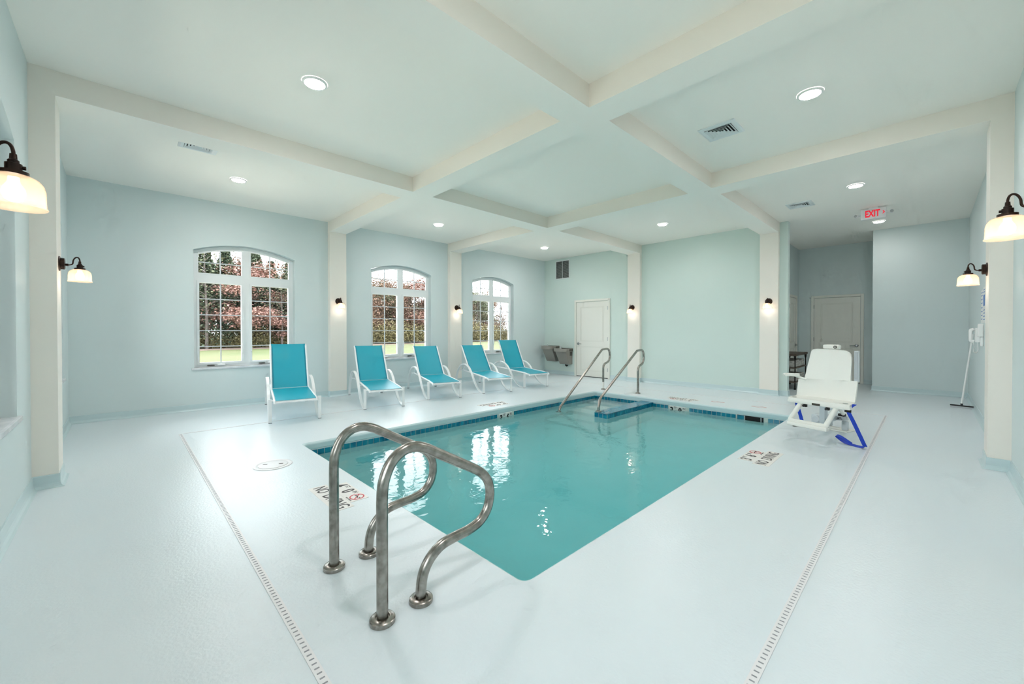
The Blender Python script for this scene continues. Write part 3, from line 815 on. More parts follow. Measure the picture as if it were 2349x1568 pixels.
# ------------------------------------------------------------------ sconces
def make_sconce():
    """local +x points out of the wall, origin at the centre of the wall plate"""
    e = empty('wall_sconce'); RX = Matrix.Rotation(pi/2, 4, 'Y')
    bm = BM(); lathe(bm, [(0, .0), (.060, .0), (.060, .004), (.056, .008), (.046, .010), (.046, .030), (.040, .034), (0, .034)], 28, M=RX)
    recalc(bm); link('wall_plate', bm, M_bronze, e, smooth=True)
    bm = BM()
    lx = .115
    tube(bm, smooth_path([(.030, 0, -.006), (.055, 0, -.006), (.062+.012, 0, .004), (.082-.004, 0, .03), (.084, 0, .047), (.093, 0, .058), (.103, 0, .060), (.111, 0, .052), (lx, 0, .035), (lx, 0, .02)], 5), .0048, 10)
    lathe(bm, [(.0, .022), (.010, .022), (.010, -.002), (0, -.002)], 16, center=(.033, 0, -.016), M=Matrix.Translation((.03, 0, -.006)) @ RX)
    recalc(bm); link('gooseneck_arm', bm, M_bronze, e, smooth=True)
    bm = BM(); lathe(bm, [(0, .028), (.008, .028), (.009, .012), (.013, .008), (.013, .0), (.019, -.002), (.019, -.024), (.033, -.026), (.033, -.037), (0, -.037)], 24, center=(lx, 0, 0))
    tube(bm, [(lx+.017, 0, -.011), (lx+.026, 0, -.011)], .006, 10)
    recalc(bm); link('lamp_socket', bm, M_bronze, e, smooth=True)
    bm = BM()
    lathe(bm, [(.031, -.0375), (.042, -.040), (.055, -.048), (.064, -.062), (.068, -.08), (.069, -.118), (.070, -.130), (.073, -.1355), (.072, -.138), (.0675, -.132), (.0665, -.118), (.0655, -.081), (.0615, -.064), (.053, -.051), (.041, -.0432), (.031, -.0405)], 40, center=(lx, 0, 0))
    recalc(bm); link('glass_shade', bm, M_shade, e, smooth=True)
    bm = BM(); lathe(bm, [(0, -.042), (.012, -.044), (.013, -.06), (.024, -.080), (.026, -.095), (.02, -.112), (.009, -.12), (0, -.122)], 20, center=(lx, 0, 0))
    recalc(bm); link('bulb', bm, M_bulb, e, smooth=True)
    ld = bpy.data.lights.new('bulb_light', 'POINT'); ld.energy = BULB; ld.color = (1, .88, .78); ld.shadow_soft_size = .03
    lo = bpy.data.objects.new('bulb_light', ld); COL.objects.link(lo); lo.parent = e; lo.location = (lx, 0, -.128)
    return e
SCN = [((WC, 2.0, 1.728), 0, 'large-looking bronze wall sconce with ribbed glass shade cut by the left picture edge'),
       ((WC, VA[0]+.155, 1.745), 0, 'bronze wall sconce seen in profile on the left near column'),
       ((UA[0]+.15, VC, 1.753), -pi/2, 'lit sconce on the window-wall column right of the left window'),
       ((UB[0]+.175, VC, 1.742), -pi/2, 'lit sconce on the window-wall column between the middle and right windows'),
       ((UC, VA[0]+.19, 1.757), pi, 'lit sconce on the far column beside the white door'),
       ((UC, VB[0]+.15, 1.750), pi, 'lit sconce on the far column beside the lobby opening'),
       ((UB[0]+.157, SC, 1.752), pi/2, 'bronze wall sconce in profile on the right column, above the wall phone'),
       ((UA[0]+.15, SC, 1.757), pi/2, 'bronze wall sconce with bright glass shade cut by the right picture edge')]
s0 = make_sconce()
for i, (p, rz, lb) in enumerate(SCN):
    c = s0 if i == 0 else copy_tree(s0)
    c.location = p; c.rotation_euler = (0, 0, rz); tag(c, lb, 'wall lamp', 'bronze sconces on the columns')

# ------------------------------------------------------------------ recessed lights
def make_down():
    e = empty('recessed_light')
    bm = BM(); lathe(bm, [(.094, -.0005), (.094, -.008), (.086, -.014), (.076, -.014), (.073, -.010)], 36); recalc(bm); link('trim_ring', bm, M_white, e, smooth=True)
    bm = BM(); lathe(bm, [(0, -.021), (.03, -.0205), (.055, -.018), (.070, -.0145), (.074, -.0105)], 36)
    link('lens', bm, M_lamp, e, smooth=True)
    return e
M_lamp2 = emit('lobby_lamp_glow', (1.0, .94, .90, 1), LAMP*.5)
DL = [((1.14, 3.47), 'bright recessed ceiling light in the near left coffer, beside the upper left beams'), ((4.205, .711), 'bright recessed ceiling light near the square diffuser at upper right'),
      ((1.133, 6.386), 'recessed ceiling light above the left arched window'), ((7.312, .715), 'recessed ceiling light above and left of the EXIT sign'),
      ((4.322, 6.454), 'recessed ceiling light above the middle arched window'), ((7.342, 3.501), 'recessed ceiling light above the blank pale green wall'),
      ((7.357, 6.468), 'recessed ceiling light above the drinking fountains'), ((10.017, .651), 'recessed ceiling light just below the EXIT sign'),
      ((1.14, .70), 'recessed ceiling light over the near corner of the deck')]
d0 = make_down()
for i, (p, lb) in enumerate(DL):
    c = d0 if i == 0 else copy_tree(d0)
    c.location = (p[0], p[1], ZC); tag(c, lb, 'ceiling light', 'recessed ceiling lights')
    if p[0] > 9:      # the lobby fitting is dimmer than the others
        for ch in c.children:
            if ch.name.startswith('lens'):
                ch.data = ch.data.copy(); ch.data.materials[0] = M_lamp2

# ------------------------------------------------------------------ ceiling diffusers and wall grille
def make_diff():
    e = empty('ceiling_diffuser'); h = .168
    bm = BM()
    def ringz(a, b, z0, z1, mi=0):
        A = [bm.verts.new((sx*a, sy*a, z0)) for sx, sy in ((-1,-1),(1,-1),(1,1),(-1,1))]
        B = [bm.verts.new((sx*b, sy*b, z1)) for sx, sy in ((-1,-1),(1,-1),(1,1),(-1,1))]
        for k in range(4): f = bm.faces.new((A[k], A[(k+1) % 4], B[(k+1) % 4], B[k])); f.material_index = mi
    ringz(h, h, -.0005, -.008); ringz(h, .150, -.008, -.013); ringz(.150, .122, -.013, -.013); ringz(.122, .122, -.013, -.004)
    link('diffuser_frame', bm, M_vent, e)
    bm = BM(); a = .120; 
    for k in range(4):
        s = a-.027*k
        ringz(s-.001, s-.019, -.016, -.004); ringz(s-.019, s-.021, -.004, -.0045); ringz(s-.021, s-.003, -.0045, -.0175); ringz(s-.003, s-.001, -.0175, -.016)
    f = bm.faces.new([bm.verts.new((sx*.012, sy*.012, -.014)) for sx, sy in ((-1,-1),(1,-1),(1,1),(-1,1))])
    link('louver_cone', bm, M_vent, e)
    bm = BM(); bm.faces.new([bm.verts.new((sx*.12, sy*.12, -.0008)) for sx, sy in ((-1,-1),(1,-1),(1,1),(-1,1))]); link('duct_shade_sheet', bm, M_dark, e)  # flat dark sheet painted as the shade behind the louvers
    return e
f0 = make_diff()
for i, (p, lb) in enumerate((((4.34, 1.46), 'square white air diffuser on the ceiling at upper right'), ((.62, 5.50), 'white air diffuser half hidden by the beam at upper left'), ((7.785, 1.44), 'white air diffuser on the ceiling left of the EXIT sign'))):
    c = f0 if i == 0 else copy_tree(f0); c.location = (p[0], p[1], ZC); tag(c, lb, 'air vent', 'square ceiling diffusers')
g = empty('return_air_grille', (U, 7.306, 2.64), -pi/2, label='grey louvered return air grille high on the end wall above the fountains', cat='air vent')
gw, gh = .49, .515
bm = BM(); fw_ = .022
bbox(bm, 0, fw_, -.014, -.0005, 0, gh, bev=.002); bbox(bm, gw-fw_, gw, -.014, -.0005, 0, gh, bev=.002); bbox(bm, fw_, gw-fw_, -.014, -.0005, 0, fw_, bev=.002); bbox(bm, fw_, gw-fw_, -.014, -.0005, gh-fw_, gh, bev=.002)
link('grille_frame', bm, M_vent, g)
bm = BM()
for k in range(24):
    z = .032+k*(gh-.062)/23
    obox(bm, Matrix.Translation((gw/2, -.008, z)) @ Matrix.Rotation(radians(35), 4, 'X'), gw-2*fw_, .016, .002)
link('louver_slats', bm, M_ventgrey, g)
bm = BM(); box(bm, gw/2-.004, gw/2+.004, -.016, -.002, fw_, gh-fw_); link('mullion', bm, M_vent, g)
bm = BM(); box(bm, fw_, gw-fw_, -.0015, -.0006, fw_, gh-fw_); link('grille_backing', bm, M_dark, g)

# ------------------------------------------------------------------ exit sign
ex = empty('exit_sign', (8.835, .64, ZC), -pi/2, label='white EXIT sign with red letters and right-pointing chevron, hung from the ceiling', cat='exit sign')
bm = BM(); bbox(bm, -.155, .155, -.02, .02, -.183, -.018, bev=.004); link('sign_housing', bm, M_exit, ex)
bm = BM(); bbox(bm, -.06, .06, -.015, .015, -.0225, -.0005, bev=.002); link('ceiling_bracket', bm, M_exit, ex)
add_text('exit_lettering', 'EXIT', .148, Matrix.Translation((-.012, -.0212, -.102)) @ Matrix.Rotation(pi/2, 4, 'X'), M_exitred, ex, .60, .005, .0015)
bm = BM(); prism(bm, [(.108, -.070), (.118, -.070), (.140, -.096), (.118, -.122), (.108, -.122), (.122, -.096)], 'y', -.0222, -.0202); recalc(bm); link('chevron', bm, M_exitred, ex)
for s, lb in ((-1, 'left'), (1, 'right')):
    bm = BM()
    tube(bm, [(s*.155, 0, -.10), (s*.20, -.005, -.105)], .012, 10)
    M_ = Matrix.Translation((s*.215, -.02, -.105)) @ Matrix.Rotation(radians(90), 4, 'X') @ Matrix.Rotation(radians(s*15), 4, 'Y')
    lathe(bm, [(0, -.02), (.022, -.02), (.027, 0), (.027, .022), (.023, .024)], 20, M=M_); recalc(bm)
    hd = link('emergency_lamp', bm, M_exit, ex, smooth=True)
    bm = BM(); lathe(bm, [(0, .020), (.022, .0225)], 20, M=M_); link('lamp_lens', bm, M_grey, hd)

# ------------------------------------------------------------------ drinking fountains
def fountain(loc, label):
    """local: x across to the viewer's right, -y out of the wall, z=0 at the bowl rim"""
    e = empty('drinking_fountain', loc, -pi/2, label=label, cat='drinking fountain', group='pair of grey drinking fountains')
    Wd, D = .43, .42
    out = [(0, 0), (Wd, 0), (Wd, -D*.55)]
    for k in range(0, 25):
        t = radians(k*180/24); out.append((Wd*.5+Wd*.5*cos(t), -D*.55-D*.45*sin(t)))
    pts = []
    for p in out:
        if not pts or (Vector(p)-Vector(pts[-1])).length > 1e-4: pts.append(p)
    bm = BM()
    def ring(sc_, z, dy=0): return [bm.verts.new((Wd/2+(x-Wd/2)*sc_, y*sc_+dy if y < -.001 else y-.0006, z)) for x, y in pts]
    R_ = [ring(1, -.085), ring(1, -.006), ring(.985, 0), ring(.90, 0), ring(.84, -.014), ring(.6, -.032)]
    for A, B in zip(R_, R_[1:]):
        for k in range(len(A)): bm.faces.new((A[k], A[(k+1) % len(A)], B[(k+1) % len(A)], B[k]))
    bm.faces.new(R_[-1]); bm.faces.new(R_[0][::-1]); recalc(bm)
    link('basin_top', bm, M_fount, e, smooth=False)
    bm = BM()
    def rect(x0, x1, d, z): return [bm.verts.new(p) for p in ((x0, -.0006, z), (x1, -.0006, z), (x1, -d, z), (x0, -d, z))]
    A = rect(.05, Wd-.02, .30, -.086); B = rect(.075, Wd-.02, .14, -.43)
    for k in range(4): bm.faces.new((A[k], A[(k+1) % 4], B[(k+1) % 4], B[k]))
    bm.faces.new(A); bm.faces.new(B); recalc(bm); bmesh.ops.bevel(bm, geom=bm.edges[:], offset=.006, segments=2, affect='EDGES')
    link('lower_housing', bm, M_fount, e)
    bm = BM()
    for k in range(7): box(bm, Wd-.0005, Wd+.003, -.03-k*.022, -.018-k*.022, -.075, -.015)
    for k in range(5): box(bm, Wd-.0205, Wd-.017, -.03-k*.022, -.018-k*.022, -.20, -.095)
    link('side_louver', bm, M_fdark, e)
    bm = BM(); lathe(bm, [(0, .05), (.012, .05), (.014, .01), (.02, -.03), (0, -.03)], 14, center=(Wd*.42, -.22, 0)); tube(bm, [(Wd*.42, -.22, .045), (Wd*.42+.02, -.25, .05)], .008, 8)
    recalc(bm); link('bubbler', bm, M_chrome, e, smooth=True)
    return e
fa = fountain((U, 7.60, .79), 'higher grey drinking fountain in the corner, left of the other')
fb = fountain((U, 7.13, .735), 'lower grey drinking fountain nearer the white door, with valve below')
bm = BM(); tube(bm, fillet([(.22, -.002, -.47), (.22, -.06, -.47), (.22, -.06, -.432)], [.02]), .011, 10); tube(bm, [(.22, -.06, -.475), (.30, -.07, -.47)], .014, 10); tube(bm, [(.26, -.06, -.47), (.26, -.06, -.51)], .008, 8)
recalc(bm); link('supply_valve', bm, M_iron, fb, smooth=True)

# ------------------------------------------------------------------ right wall: notices, phone, squeegee
def notice(x, w_, z0, z1, label, blocks, lines):
    e = empty('wall_notice', (x, S, z0), 0, label=label, cat='wall sign')
    bm = BM(); box(bm, 0, w_, .0006, .004, 0, z1-z0); link('notice_board', bm, M_white, e)
    bm = BM()
    for (a, b, c, d) in blocks: box(bm, a, b, .004, .0046, c, d)
    if blocks: link('blue_panel', bm, M_blueprint, e)
    bm = BM(); rr = random.Random(int(x*10))
    for z in lines:
        p = .03
        while p < w_-.05:
            q = min(p+rr.uniform(.03, .09), w_-.03); box(bm, p, q, .004, .0045, z, z+.012); p = q+.015
    link('printed_lines', bm, M_blueprint, e)
notice(8.12, .26, 1.30, 1.74, 'tall white notice with lines of blue print on the right wall, farther one', [], [.05, .10, .15, .20, .26, .31, .36, .40])
notice(7.80, .26, 1.30, 1.76, 'white notice with a blue panel on the right wall, nearer one', [(.03, .23, .22, .36)], [.04, .08, .12, .16, .39, .42])
ph = empty('wall_phone', (8.58, S, .99), 0, label='white wall telephone with handset and hanging cord below the notices', cat='telephone')
bm = BM(); bbox(bm, -.07, .07, .0008, .045, .05, .25, bev=.008); link('phone_base', bm, M_white, ph)
bm = BM(); tube(bm, fillet([(0, .055, .06), (0, .085, .07), (0, .085, .22), (0, .055, .235)], .02), .02, 12, scales=None); recalc(bm); link('handset', bm, M_white, ph, smooth=True)
bm = BM(); hel = []
base_ = smooth_path([(0, .06, .05), (.0, .05, -.02), (0, .06, -.075), (0, .035, -.095), (0, .015, -.06), (0, .02, .02), (0, .02, .05)], 14)
for k, p in enumerate(base_): hel.append(p + Vector((cos(k*1.6)*.007, 0, sin(k*1.6)*.007)))
tube(bm, hel, .003, 6); recalc(bm); link('coiled_cord', bm, M_white, ph, smooth=True)
wu = empty('wall_unit', (8.03, S, 1.02), 0, label='narrow white wall-mounted unit between the notices and the phone', cat='wall unit')
bm = BM(); bbox(bm, -.05, .05, .0008, .05, .10, .27, bev=.01); link('unit_body', bm, M_white, wu)
bm = BM(); bbox(bm, -.035, .035, .0008, .028, -.02, .10, bev=.008); link('unit_cover', bm, M_white, wu)
sq = empty('floor_squeegee', (9.36, -.36, 0), 0, label='black-headed floor squeegee with white pole leaning on the right wall', cat='squeegee')
ha = radians(-104)
bm = BM(); obox(bm, Matrix.Translation((0, 0, .038)) @ Matrix.Rotation(ha, 4, 'Z'), .25, .022, .02, .004)
tube(bm, [(0, 0, .045), (0, 0, .075)], .014, 10); recalc(bm); link('squeegee_head', bm, M_black, sq)
bm = BM(); obox(bm, Matrix.Translation((0, 0, .0145)) @ Matrix.Rotation(ha, 4, 'Z'), .24, .010, .028); link('squeegee_blade', bm, M_grey, sq)
bm = BM(); tube(bm, [(0, 0, .07), (-.02, -.108, 1.15)], .0115, 10); recalc(bm); link('pole', bm, M_white, sq, smooth=True)

# ------------------------------------------------------------------ console table with towels in the alcove
tb_ = empty('console_table', (9.85, 1.885, 0), 0, label='dark wood console table with iron legs in the alcove behind the pool lift', cat='table')
TL, TD = 1.05, .335
bm = BM(); bbox(bm, -.03, TL+.03, -.02, TD, .69, .735, bev=.004); link('table_top', bm, M_wood, tb_)
for x in (.02, TL-.02):
    for y in (.01, TD-.03):
        bm = BM(); lathe(bm, [(0, 0), (.018, .0), (.02, .02), (.011, .05), (.010, .60), (.018, .64), (.022, .69), (0, .69)], 14, center=(x, y, 0)); recalc(bm); link('leg', bm, M_iron, tb_, smooth=True)
for z in (.43, .14):
    bm = BM(); bbox(bm, -.01, TL+.01, -.005, TD-.01, z, z+.022, bev=.003); link('shelf', bm, M_wood, tb_)
k = 0
for z, nm in ((.4522, 'upper'), (.1622, 'lower')):
    for i in range(4):
        bm = BM()
        x = .05+i*.245; h = (.13, .15, .12, .14)[(i+(z < .3)) % 4]
        for j in range(3):
            hh = h/3; bbox(bm, x, x+.21, .02+.004*j, TD-.045, j*hh+.0003, (j+1)*hh, bev=.012, seg=3)
        pos = ('nearest the pool', 'second from the pool', 'third from the pool', 'farthest from the pool')[i]
        t_ = link('folded_towels', bm, M_towel, smooth=True, label='stack of grey and white towels on the %s table shelf, %s' % (nm, pos), cat='towel', group='towels on the console table')
        t_.location = (9.85, 1.885, z)

# ------------------------------------------------------------------ pool lift
lf = empty('pool_lift', (5.24, .813, 0), atan2(-.959, -.283), label='white pool lift seat with footrest and blue straps by the far right pool corner', cat='pool lift')
# local: x to the viewer's right, y backwards (away from the camera), z up
bm = BM()   # one-piece seat shell: seat pan curving up into the back
def dense(q):
    # straight up to the shoulder, a smooth curve above it
    lo, hi = q[:3], q[3:]
    P = smooth_path([(p[0], 0, p[1]) for p in hi], 5)
    return lo+[(p.x, p.z) for p in P]
def shell_f(z):   # backward offset of the back's front face at height z
    return .20+.17*(z-.46)
L_ = [(-.300, .475), (-.300, .60), (-.298, .655), (-.238, .663), (-.232, .70), (-.205, .90), (-.196, .965), (-.175, .995), (-.14, 1.003)]
R__ = [(.245, .475), (.250, .60), (.250, .685), (.196, .685), (.192, .70), (.183, .90), (.17, .955), (.135, .988), (.10, .995)]
G = []
for t in (0, .022):
    rows = []
    n = len(L_)
    # seat pan rows
    for (yy, zz, hw0, hw1) in ((-.012, .452, -.270, .285), (-.004, .468, -.278, .290), (.05, .474, -.285, .285), (.12, .470, -.292, .270), (.17, .470, -.297, .255)):
        rows.append([Vector((hw0+(hw1-hw0)*u/12, yy, zz)) - Vector((0, 0, t*1.2)) for u in range(13)])
    for (a, b) in zip(dense(L_), dense(R__)):
        r_ = []
        for u in range(13):
            x = a[0]+(b[0]-a[0])*u/12; z = a[1]+(b[1]-a[1])*u/12
            cv = .03*(1-(2*u/12-1)**2)
            r_.append(Vector((x, shell_f(z)+cv*.6+t, z)))
        rows.append(r_)
    G.append([[bm.verts.new(p) for p in r] for r in rows])
nr = len(G[0])
for g_ in G:
    for i in range(nr-1):
        for j in range(12): bm.faces.new((g_[i][j], g_[i][j+1], g_[i+1][j+1], g_[i+1][j]))
for i in range(nr-1):
    for j in (0, 12): bm.faces.new((G[0][i][j], G[0][i+1][j], G[1][i+1][j], G[1][i][j]))
for j in range(12):
    for i in (0, nr-1): bm.faces.new((G[0][i][j], G[0][i][j+1], G[1][i][j+1], G[1][i][j]))
recalc(bm); link('seat_shell', bm, M_liftw, lf, smooth=True)
bm = BM(); bbox(bm, -.285, .292, -.014, .10, .415, .455, bev=.014, seg=3)
link('seat_edge', bm, M_liftw, lf)
for xx in (-.235, .235):
    bm = BM(); lathe(bm, [(.0, .0), (.022, 0), (.022, .001), (0, .001)], 18, center=(xx, .035, .4745)); link('seat_hole', bm, M_ventgrey, lf)
bm = BM(); tube(bm, fillet([(-.160, .02, .425), (-.225, -.055, .245), (-.225, -.07, .228), (.112, -.07, .228), (.112, -.055, .245), (.168, .02, .425)], [.02, .012, .012, .02]), .0235, 16); recalc(bm)
fr_ = link('footrest_frame', bm, M_liftw, lf, smooth=True)
bm = BM(); bbox(bm, -.245, .135, -.11, -.035, .180, .222, bev=.018, seg=3); link('footrest_bar', bm, M_liftw, lf)
bm = BM(); tube(bm, fillet([(-.22, .24, .655), (-.33, .22, .69), (-.40, .12, .705)], [.05]), .012, 10); obox(bm, Matrix.Translation((-.335, .17, .702)) @ Matrix.Rotation(radians(50), 4, 'Z'), .15, .04, .035, .008); recalc(bm); link('armrest', bm, M_liftw, lf, smooth=True)
bm = BM(); bbox(bm, .215, .252, .255, .285, .675, .995, bev=.004); link('armrest', bm, M_liftg, lf, label='raised grey armrest standing upright')
bm = BM(); bbox(bm, .222, .245, .248, .2555, .70, .985, bev=.002); link('armrest_pad', bm, M_grey, lf)
bm = BM(); bbox(bm, -.105, .045, .33, .40, 1.0, 1.05, bev=.018, seg=3); tube(bm, [(-.03, .35, .60), (-.03, .365, 1.02)], .02, 10)
lathe(bm, [(0, 0), (.018, 0), (.018, .01), (0, .01)], 16, M=Matrix.Translation((.02, .33, 1.025)) @ Matrix.Rotation(pi/2, 4, 'X')); recalc(bm); link('head_bracket', bm, M_liftw, lf)
bm = BM(); lathe(bm, [(.009, .0), (.015, 0), (.015, .012), (.009, .012)], 16, M=Matrix.Translation((.02, .325, 1.025)) @ Matrix.Rotation(pi/2, 4, 'X')); link('bracket_knob', bm, M_fdark, lf)
# mechanism under and behind the seat; the anchor sits on the deck behind and to the left of the chair
bm = BM()
tube(bm, [(.02, .16, .41), (-.10, .62, .30)], .028, 12)
obox(bm, Matrix.Translation((-.215, .60, .235)), .056, .07, .20, .006)
obox(bm, Matrix.Translation((-.245, .86, .155)) @ Matrix.Rotation(radians(8), 4, 'Z'), .07, .56, .06, .008)
recalc(bm); link('lift_arm', bm, M_liftg, lf)
bm = BM(); obox(bm, Matrix.Translation((-.40, .97, .092)), .17, .16, .14, .018); lathe(bm, [(0, 0), (.045, 0), (.045, .012), (.035, .016), (0, .016)], 24, M=Matrix.Translation((-.43, .889, .105)) @ Matrix.Rotation(pi/2, 4, 'X')); recalc(bm)
link('motor_housing', bm, M_liftg, lf)
bm = BM(); obox(bm, Matrix.Translation((-.205, .93, .152)) @ Matrix.Rotation(radians(-9), 4, 'Y'), .19, .03, .048, .006); recalc(bm)
arm = link('side_link', bm, M_liftg, lf)
add_text('side_lettering', 'SMARTL', .034, Matrix.Translation((-.215, .9135, .150)) @ Matrix.Rotation(radians(-9), 4, 'Y') @ Matrix.Rotation(pi/2, 4, 'X'), M_ink, arm, .8, .001, .001)
bm = BM(); tube(bm, [(-.02, .42, .41), (-.145, .90, .205)], .017, 12); recalc(bm); link('back_strut', bm, M_liftw, lf, smooth=True)
bm = BM(); obox(bm, Matrix.Translation((-.15, .95, .072)), .062, .05, .115, .016)
lathe(bm, [(.008, 0), (.017, 0), (.017, .008), (.008, .008)], 16, M=Matrix.Translation((-.15, .925, .098)) @ Matrix.Rotation(pi/2, 4, 'X')); recalc(bm); link('anchor_post', bm, M_liftg, lf)
bm = BM(); obox(bm, Matrix.Translation((-.155, .885, .205)), .07, .05, .032, .012); recalc(bm); link('clamp', bm, M_black, lf)
bm = BM(); bbox(bm, -.56, -.105, .88, 1.08, .0006, .016, bev=.004); box(bm, -.31, -.17, .93, .955, .016, .036)
link('base_plate', bm, M_liftw, lf)
bm = BM(); bbox(bm, -.04, .035, -.003, .0, .418, .440, bev=.001)
for v_ in bm.verts: v_.co.y -= .0145
link('rating_plate', bm, M_fdark, lf)
for xx in (-.125, .085):
    bm = BM(); obox(bm, Matrix.Translation((xx, .03, .395)), .03, .03, .03, .005); tube(bm, [(xx, .015, .395), (xx, -.01, .395)], .012, 10); recalc(bm); link('clamp_knob', bm, M_black, lf)
# blue straps
def ribbon(name, pts, wdir, wd, parent, m=M_blue, th=.0025):
    P = smooth_path(pts, 5); wv = Vector(wdir).normalized(); bm = BM(); rings = []
    T, N = frames(P)
    for p, t in zip(P, T):
        n_ = t.cross(wv).normalized()*th/2
        rings.append([bm.verts.new(q) for q in (p-wv*wd/2-n_, p+wv*wd/2-n_, p+wv*wd/2+n_, p-wv*wd/2+n_)])
    for A, B in zip(rings, rings[1:]):
        for k in range(4): bm.faces.new((A[k], A[(k+1) % 4], B[(k+1) % 4], B[k]))
    bm.faces.new(rings[0][::-1]); bm.faces.new(rings[-1]); recalc(bm)
    return link(name, bm, m, parent, smooth=True)
sb = ribbon('seat_strap', [(.299, .06, .472), (.275, .03, .440), (.262, .03, .40), (.285, .09, .28), (.30, .20, .12), (.305, .27, .028)], (1, 0, 0), .038, lf)
ribbon('strap_tail', [(.305, .27, .028), (.28, .29, .012), (.20, .31, .008), (.11, .33, .016), (.05, .34, .045), (.03, .33, .07), (.07, .31, .075), (.13, .30, .05), (.18, .30, .02)], (.05, .9, .35), .038, sb)
bm = BM(); obox(bm, Matrix.Translation((.262, .022, .405)), .055, .014, .03, .004); link('strap_slider', bm, M_black, sb)
ribbon('seat_strap', [(-.28, .15, .44), (-.285, .17, .40), (-.27, .22, .25), (-.26, .24, .17)], (1, 0, .1), .038, lf)
bk = empty('strap_buckle', (6.105, 1.145, 0), 0, label='small dark strap buckle lying on the deck at the pool lift', cat='buckle')
bm = BM(); obox(bm, Matrix.Translation((0, 0, .009)) @ Matrix.Rotation(radians(-70), 4, 'Z'), .10, .06, .008, .003); obox(bm, Matrix.Translation((.02, .02, .016)) @ Matrix.Rotation(radians(-60), 4, 'Z') @ Matrix.Rotation(radians(8), 4, 'Y'), .08, .045, .006, .003); recalc(bm); link('buckle_body', bm, M_fdark, bk)

# ------------------------------------------------------------------ outdoors
GZ = -.15
bm = BM()
def gq(x0, x1, y0, y1, z): bm.faces.new([bm.verts.new(p) for p in ((x0, y0, z), (x1, y0, z), (x1, y1, z), (x0, y1, z))])
gq(-60, 120, V+WT, 140, GZ); gq(-60, W-WT, -60, V+WT, GZ)
link('lawn', bm, M_lawn, kind='structure')
bm = BM()      # added pale slab, out of view, to bounce sky light onto the ceiling
for a_ in ((-7, 9.6, V+WT, 13.5), (-7, W-WT, -8, V+WT)):
    box(bm, a_[0], a_[1], a_[2], a_[3], GZ-.1, GZ+.03)
link('added_bounce_slab', bm, mat('bounce_slab_pale', (238, 228, 208), .8, noise=(2, .3, (226, 216, 198))), kind='structure')
bm = BM()
n = 60; top = []; bot = []
rr = random.Random(3)
for k in range(n+1):
    x = -6+64*k/n; yb = 38.2+(x-4)*.16
    bot.append(bm.verts.new((x, yb-3.2+rr.uniform(-.5, .5), GZ+.01))); top.append(bm.verts.new((x, yb+10, GZ+.015)))
for k in range(n): bm.faces.new((bot[k], bot[k+1], top[k+1], top[k]))
link('leaf_litter', bm, M_litter, label='strip of fallen leaves along the tree line', cat='leaf litter', kind='stuff')

def leaf_cloud(rnd, n_, fn, size, bm):
    for _ in range(n_):
        p = fn(rnd); s = size*rnd.uniform(.6, 1.3)
        q = Matrix.Rotation(rnd.uniform(0, 2*pi), 3, 'Z') @ Matrix.Rotation(rnd.uniform(-1.1, 1.1), 3, 'X')
        vs_ = [bm.verts.new(Vector(p)+q @ Vector(c)*s) for c in ((-.5, -.25, 0), (.1, -.45, .05), (.5, .1, 0), (-.1, .45, .05))]
        bm.faces.new(vs_)
def branches(bm, rnd, h, n_, spread, r0, zlo=.3):
    tube(bm, [(0, 0, 0), (rnd.uniform(-.1, .1), 0, h*.35), (rnd.uniform(-.25, .25), rnd.uniform(-.2, .2), h*.7), (rnd.uniform(-.3, .3), 0, h)], r0, 8, scales=[1.2, .9, .5, .15])
    for k in range(n_):
        z = h*rnd.uniform(zlo, .9); a = rnd.uniform(0, 2*pi); l = spread*rnd.uniform(.5, 1)*(1-.5*z/h)
        tube(bm, [(0, 0, z), (cos(a)*l*.5, sin(a)*l*.5, z+l*.3), (cos(a)*l, sin(a)*l, z+l*.55)], r0*.3, 5, scales=[1, .6, .2])
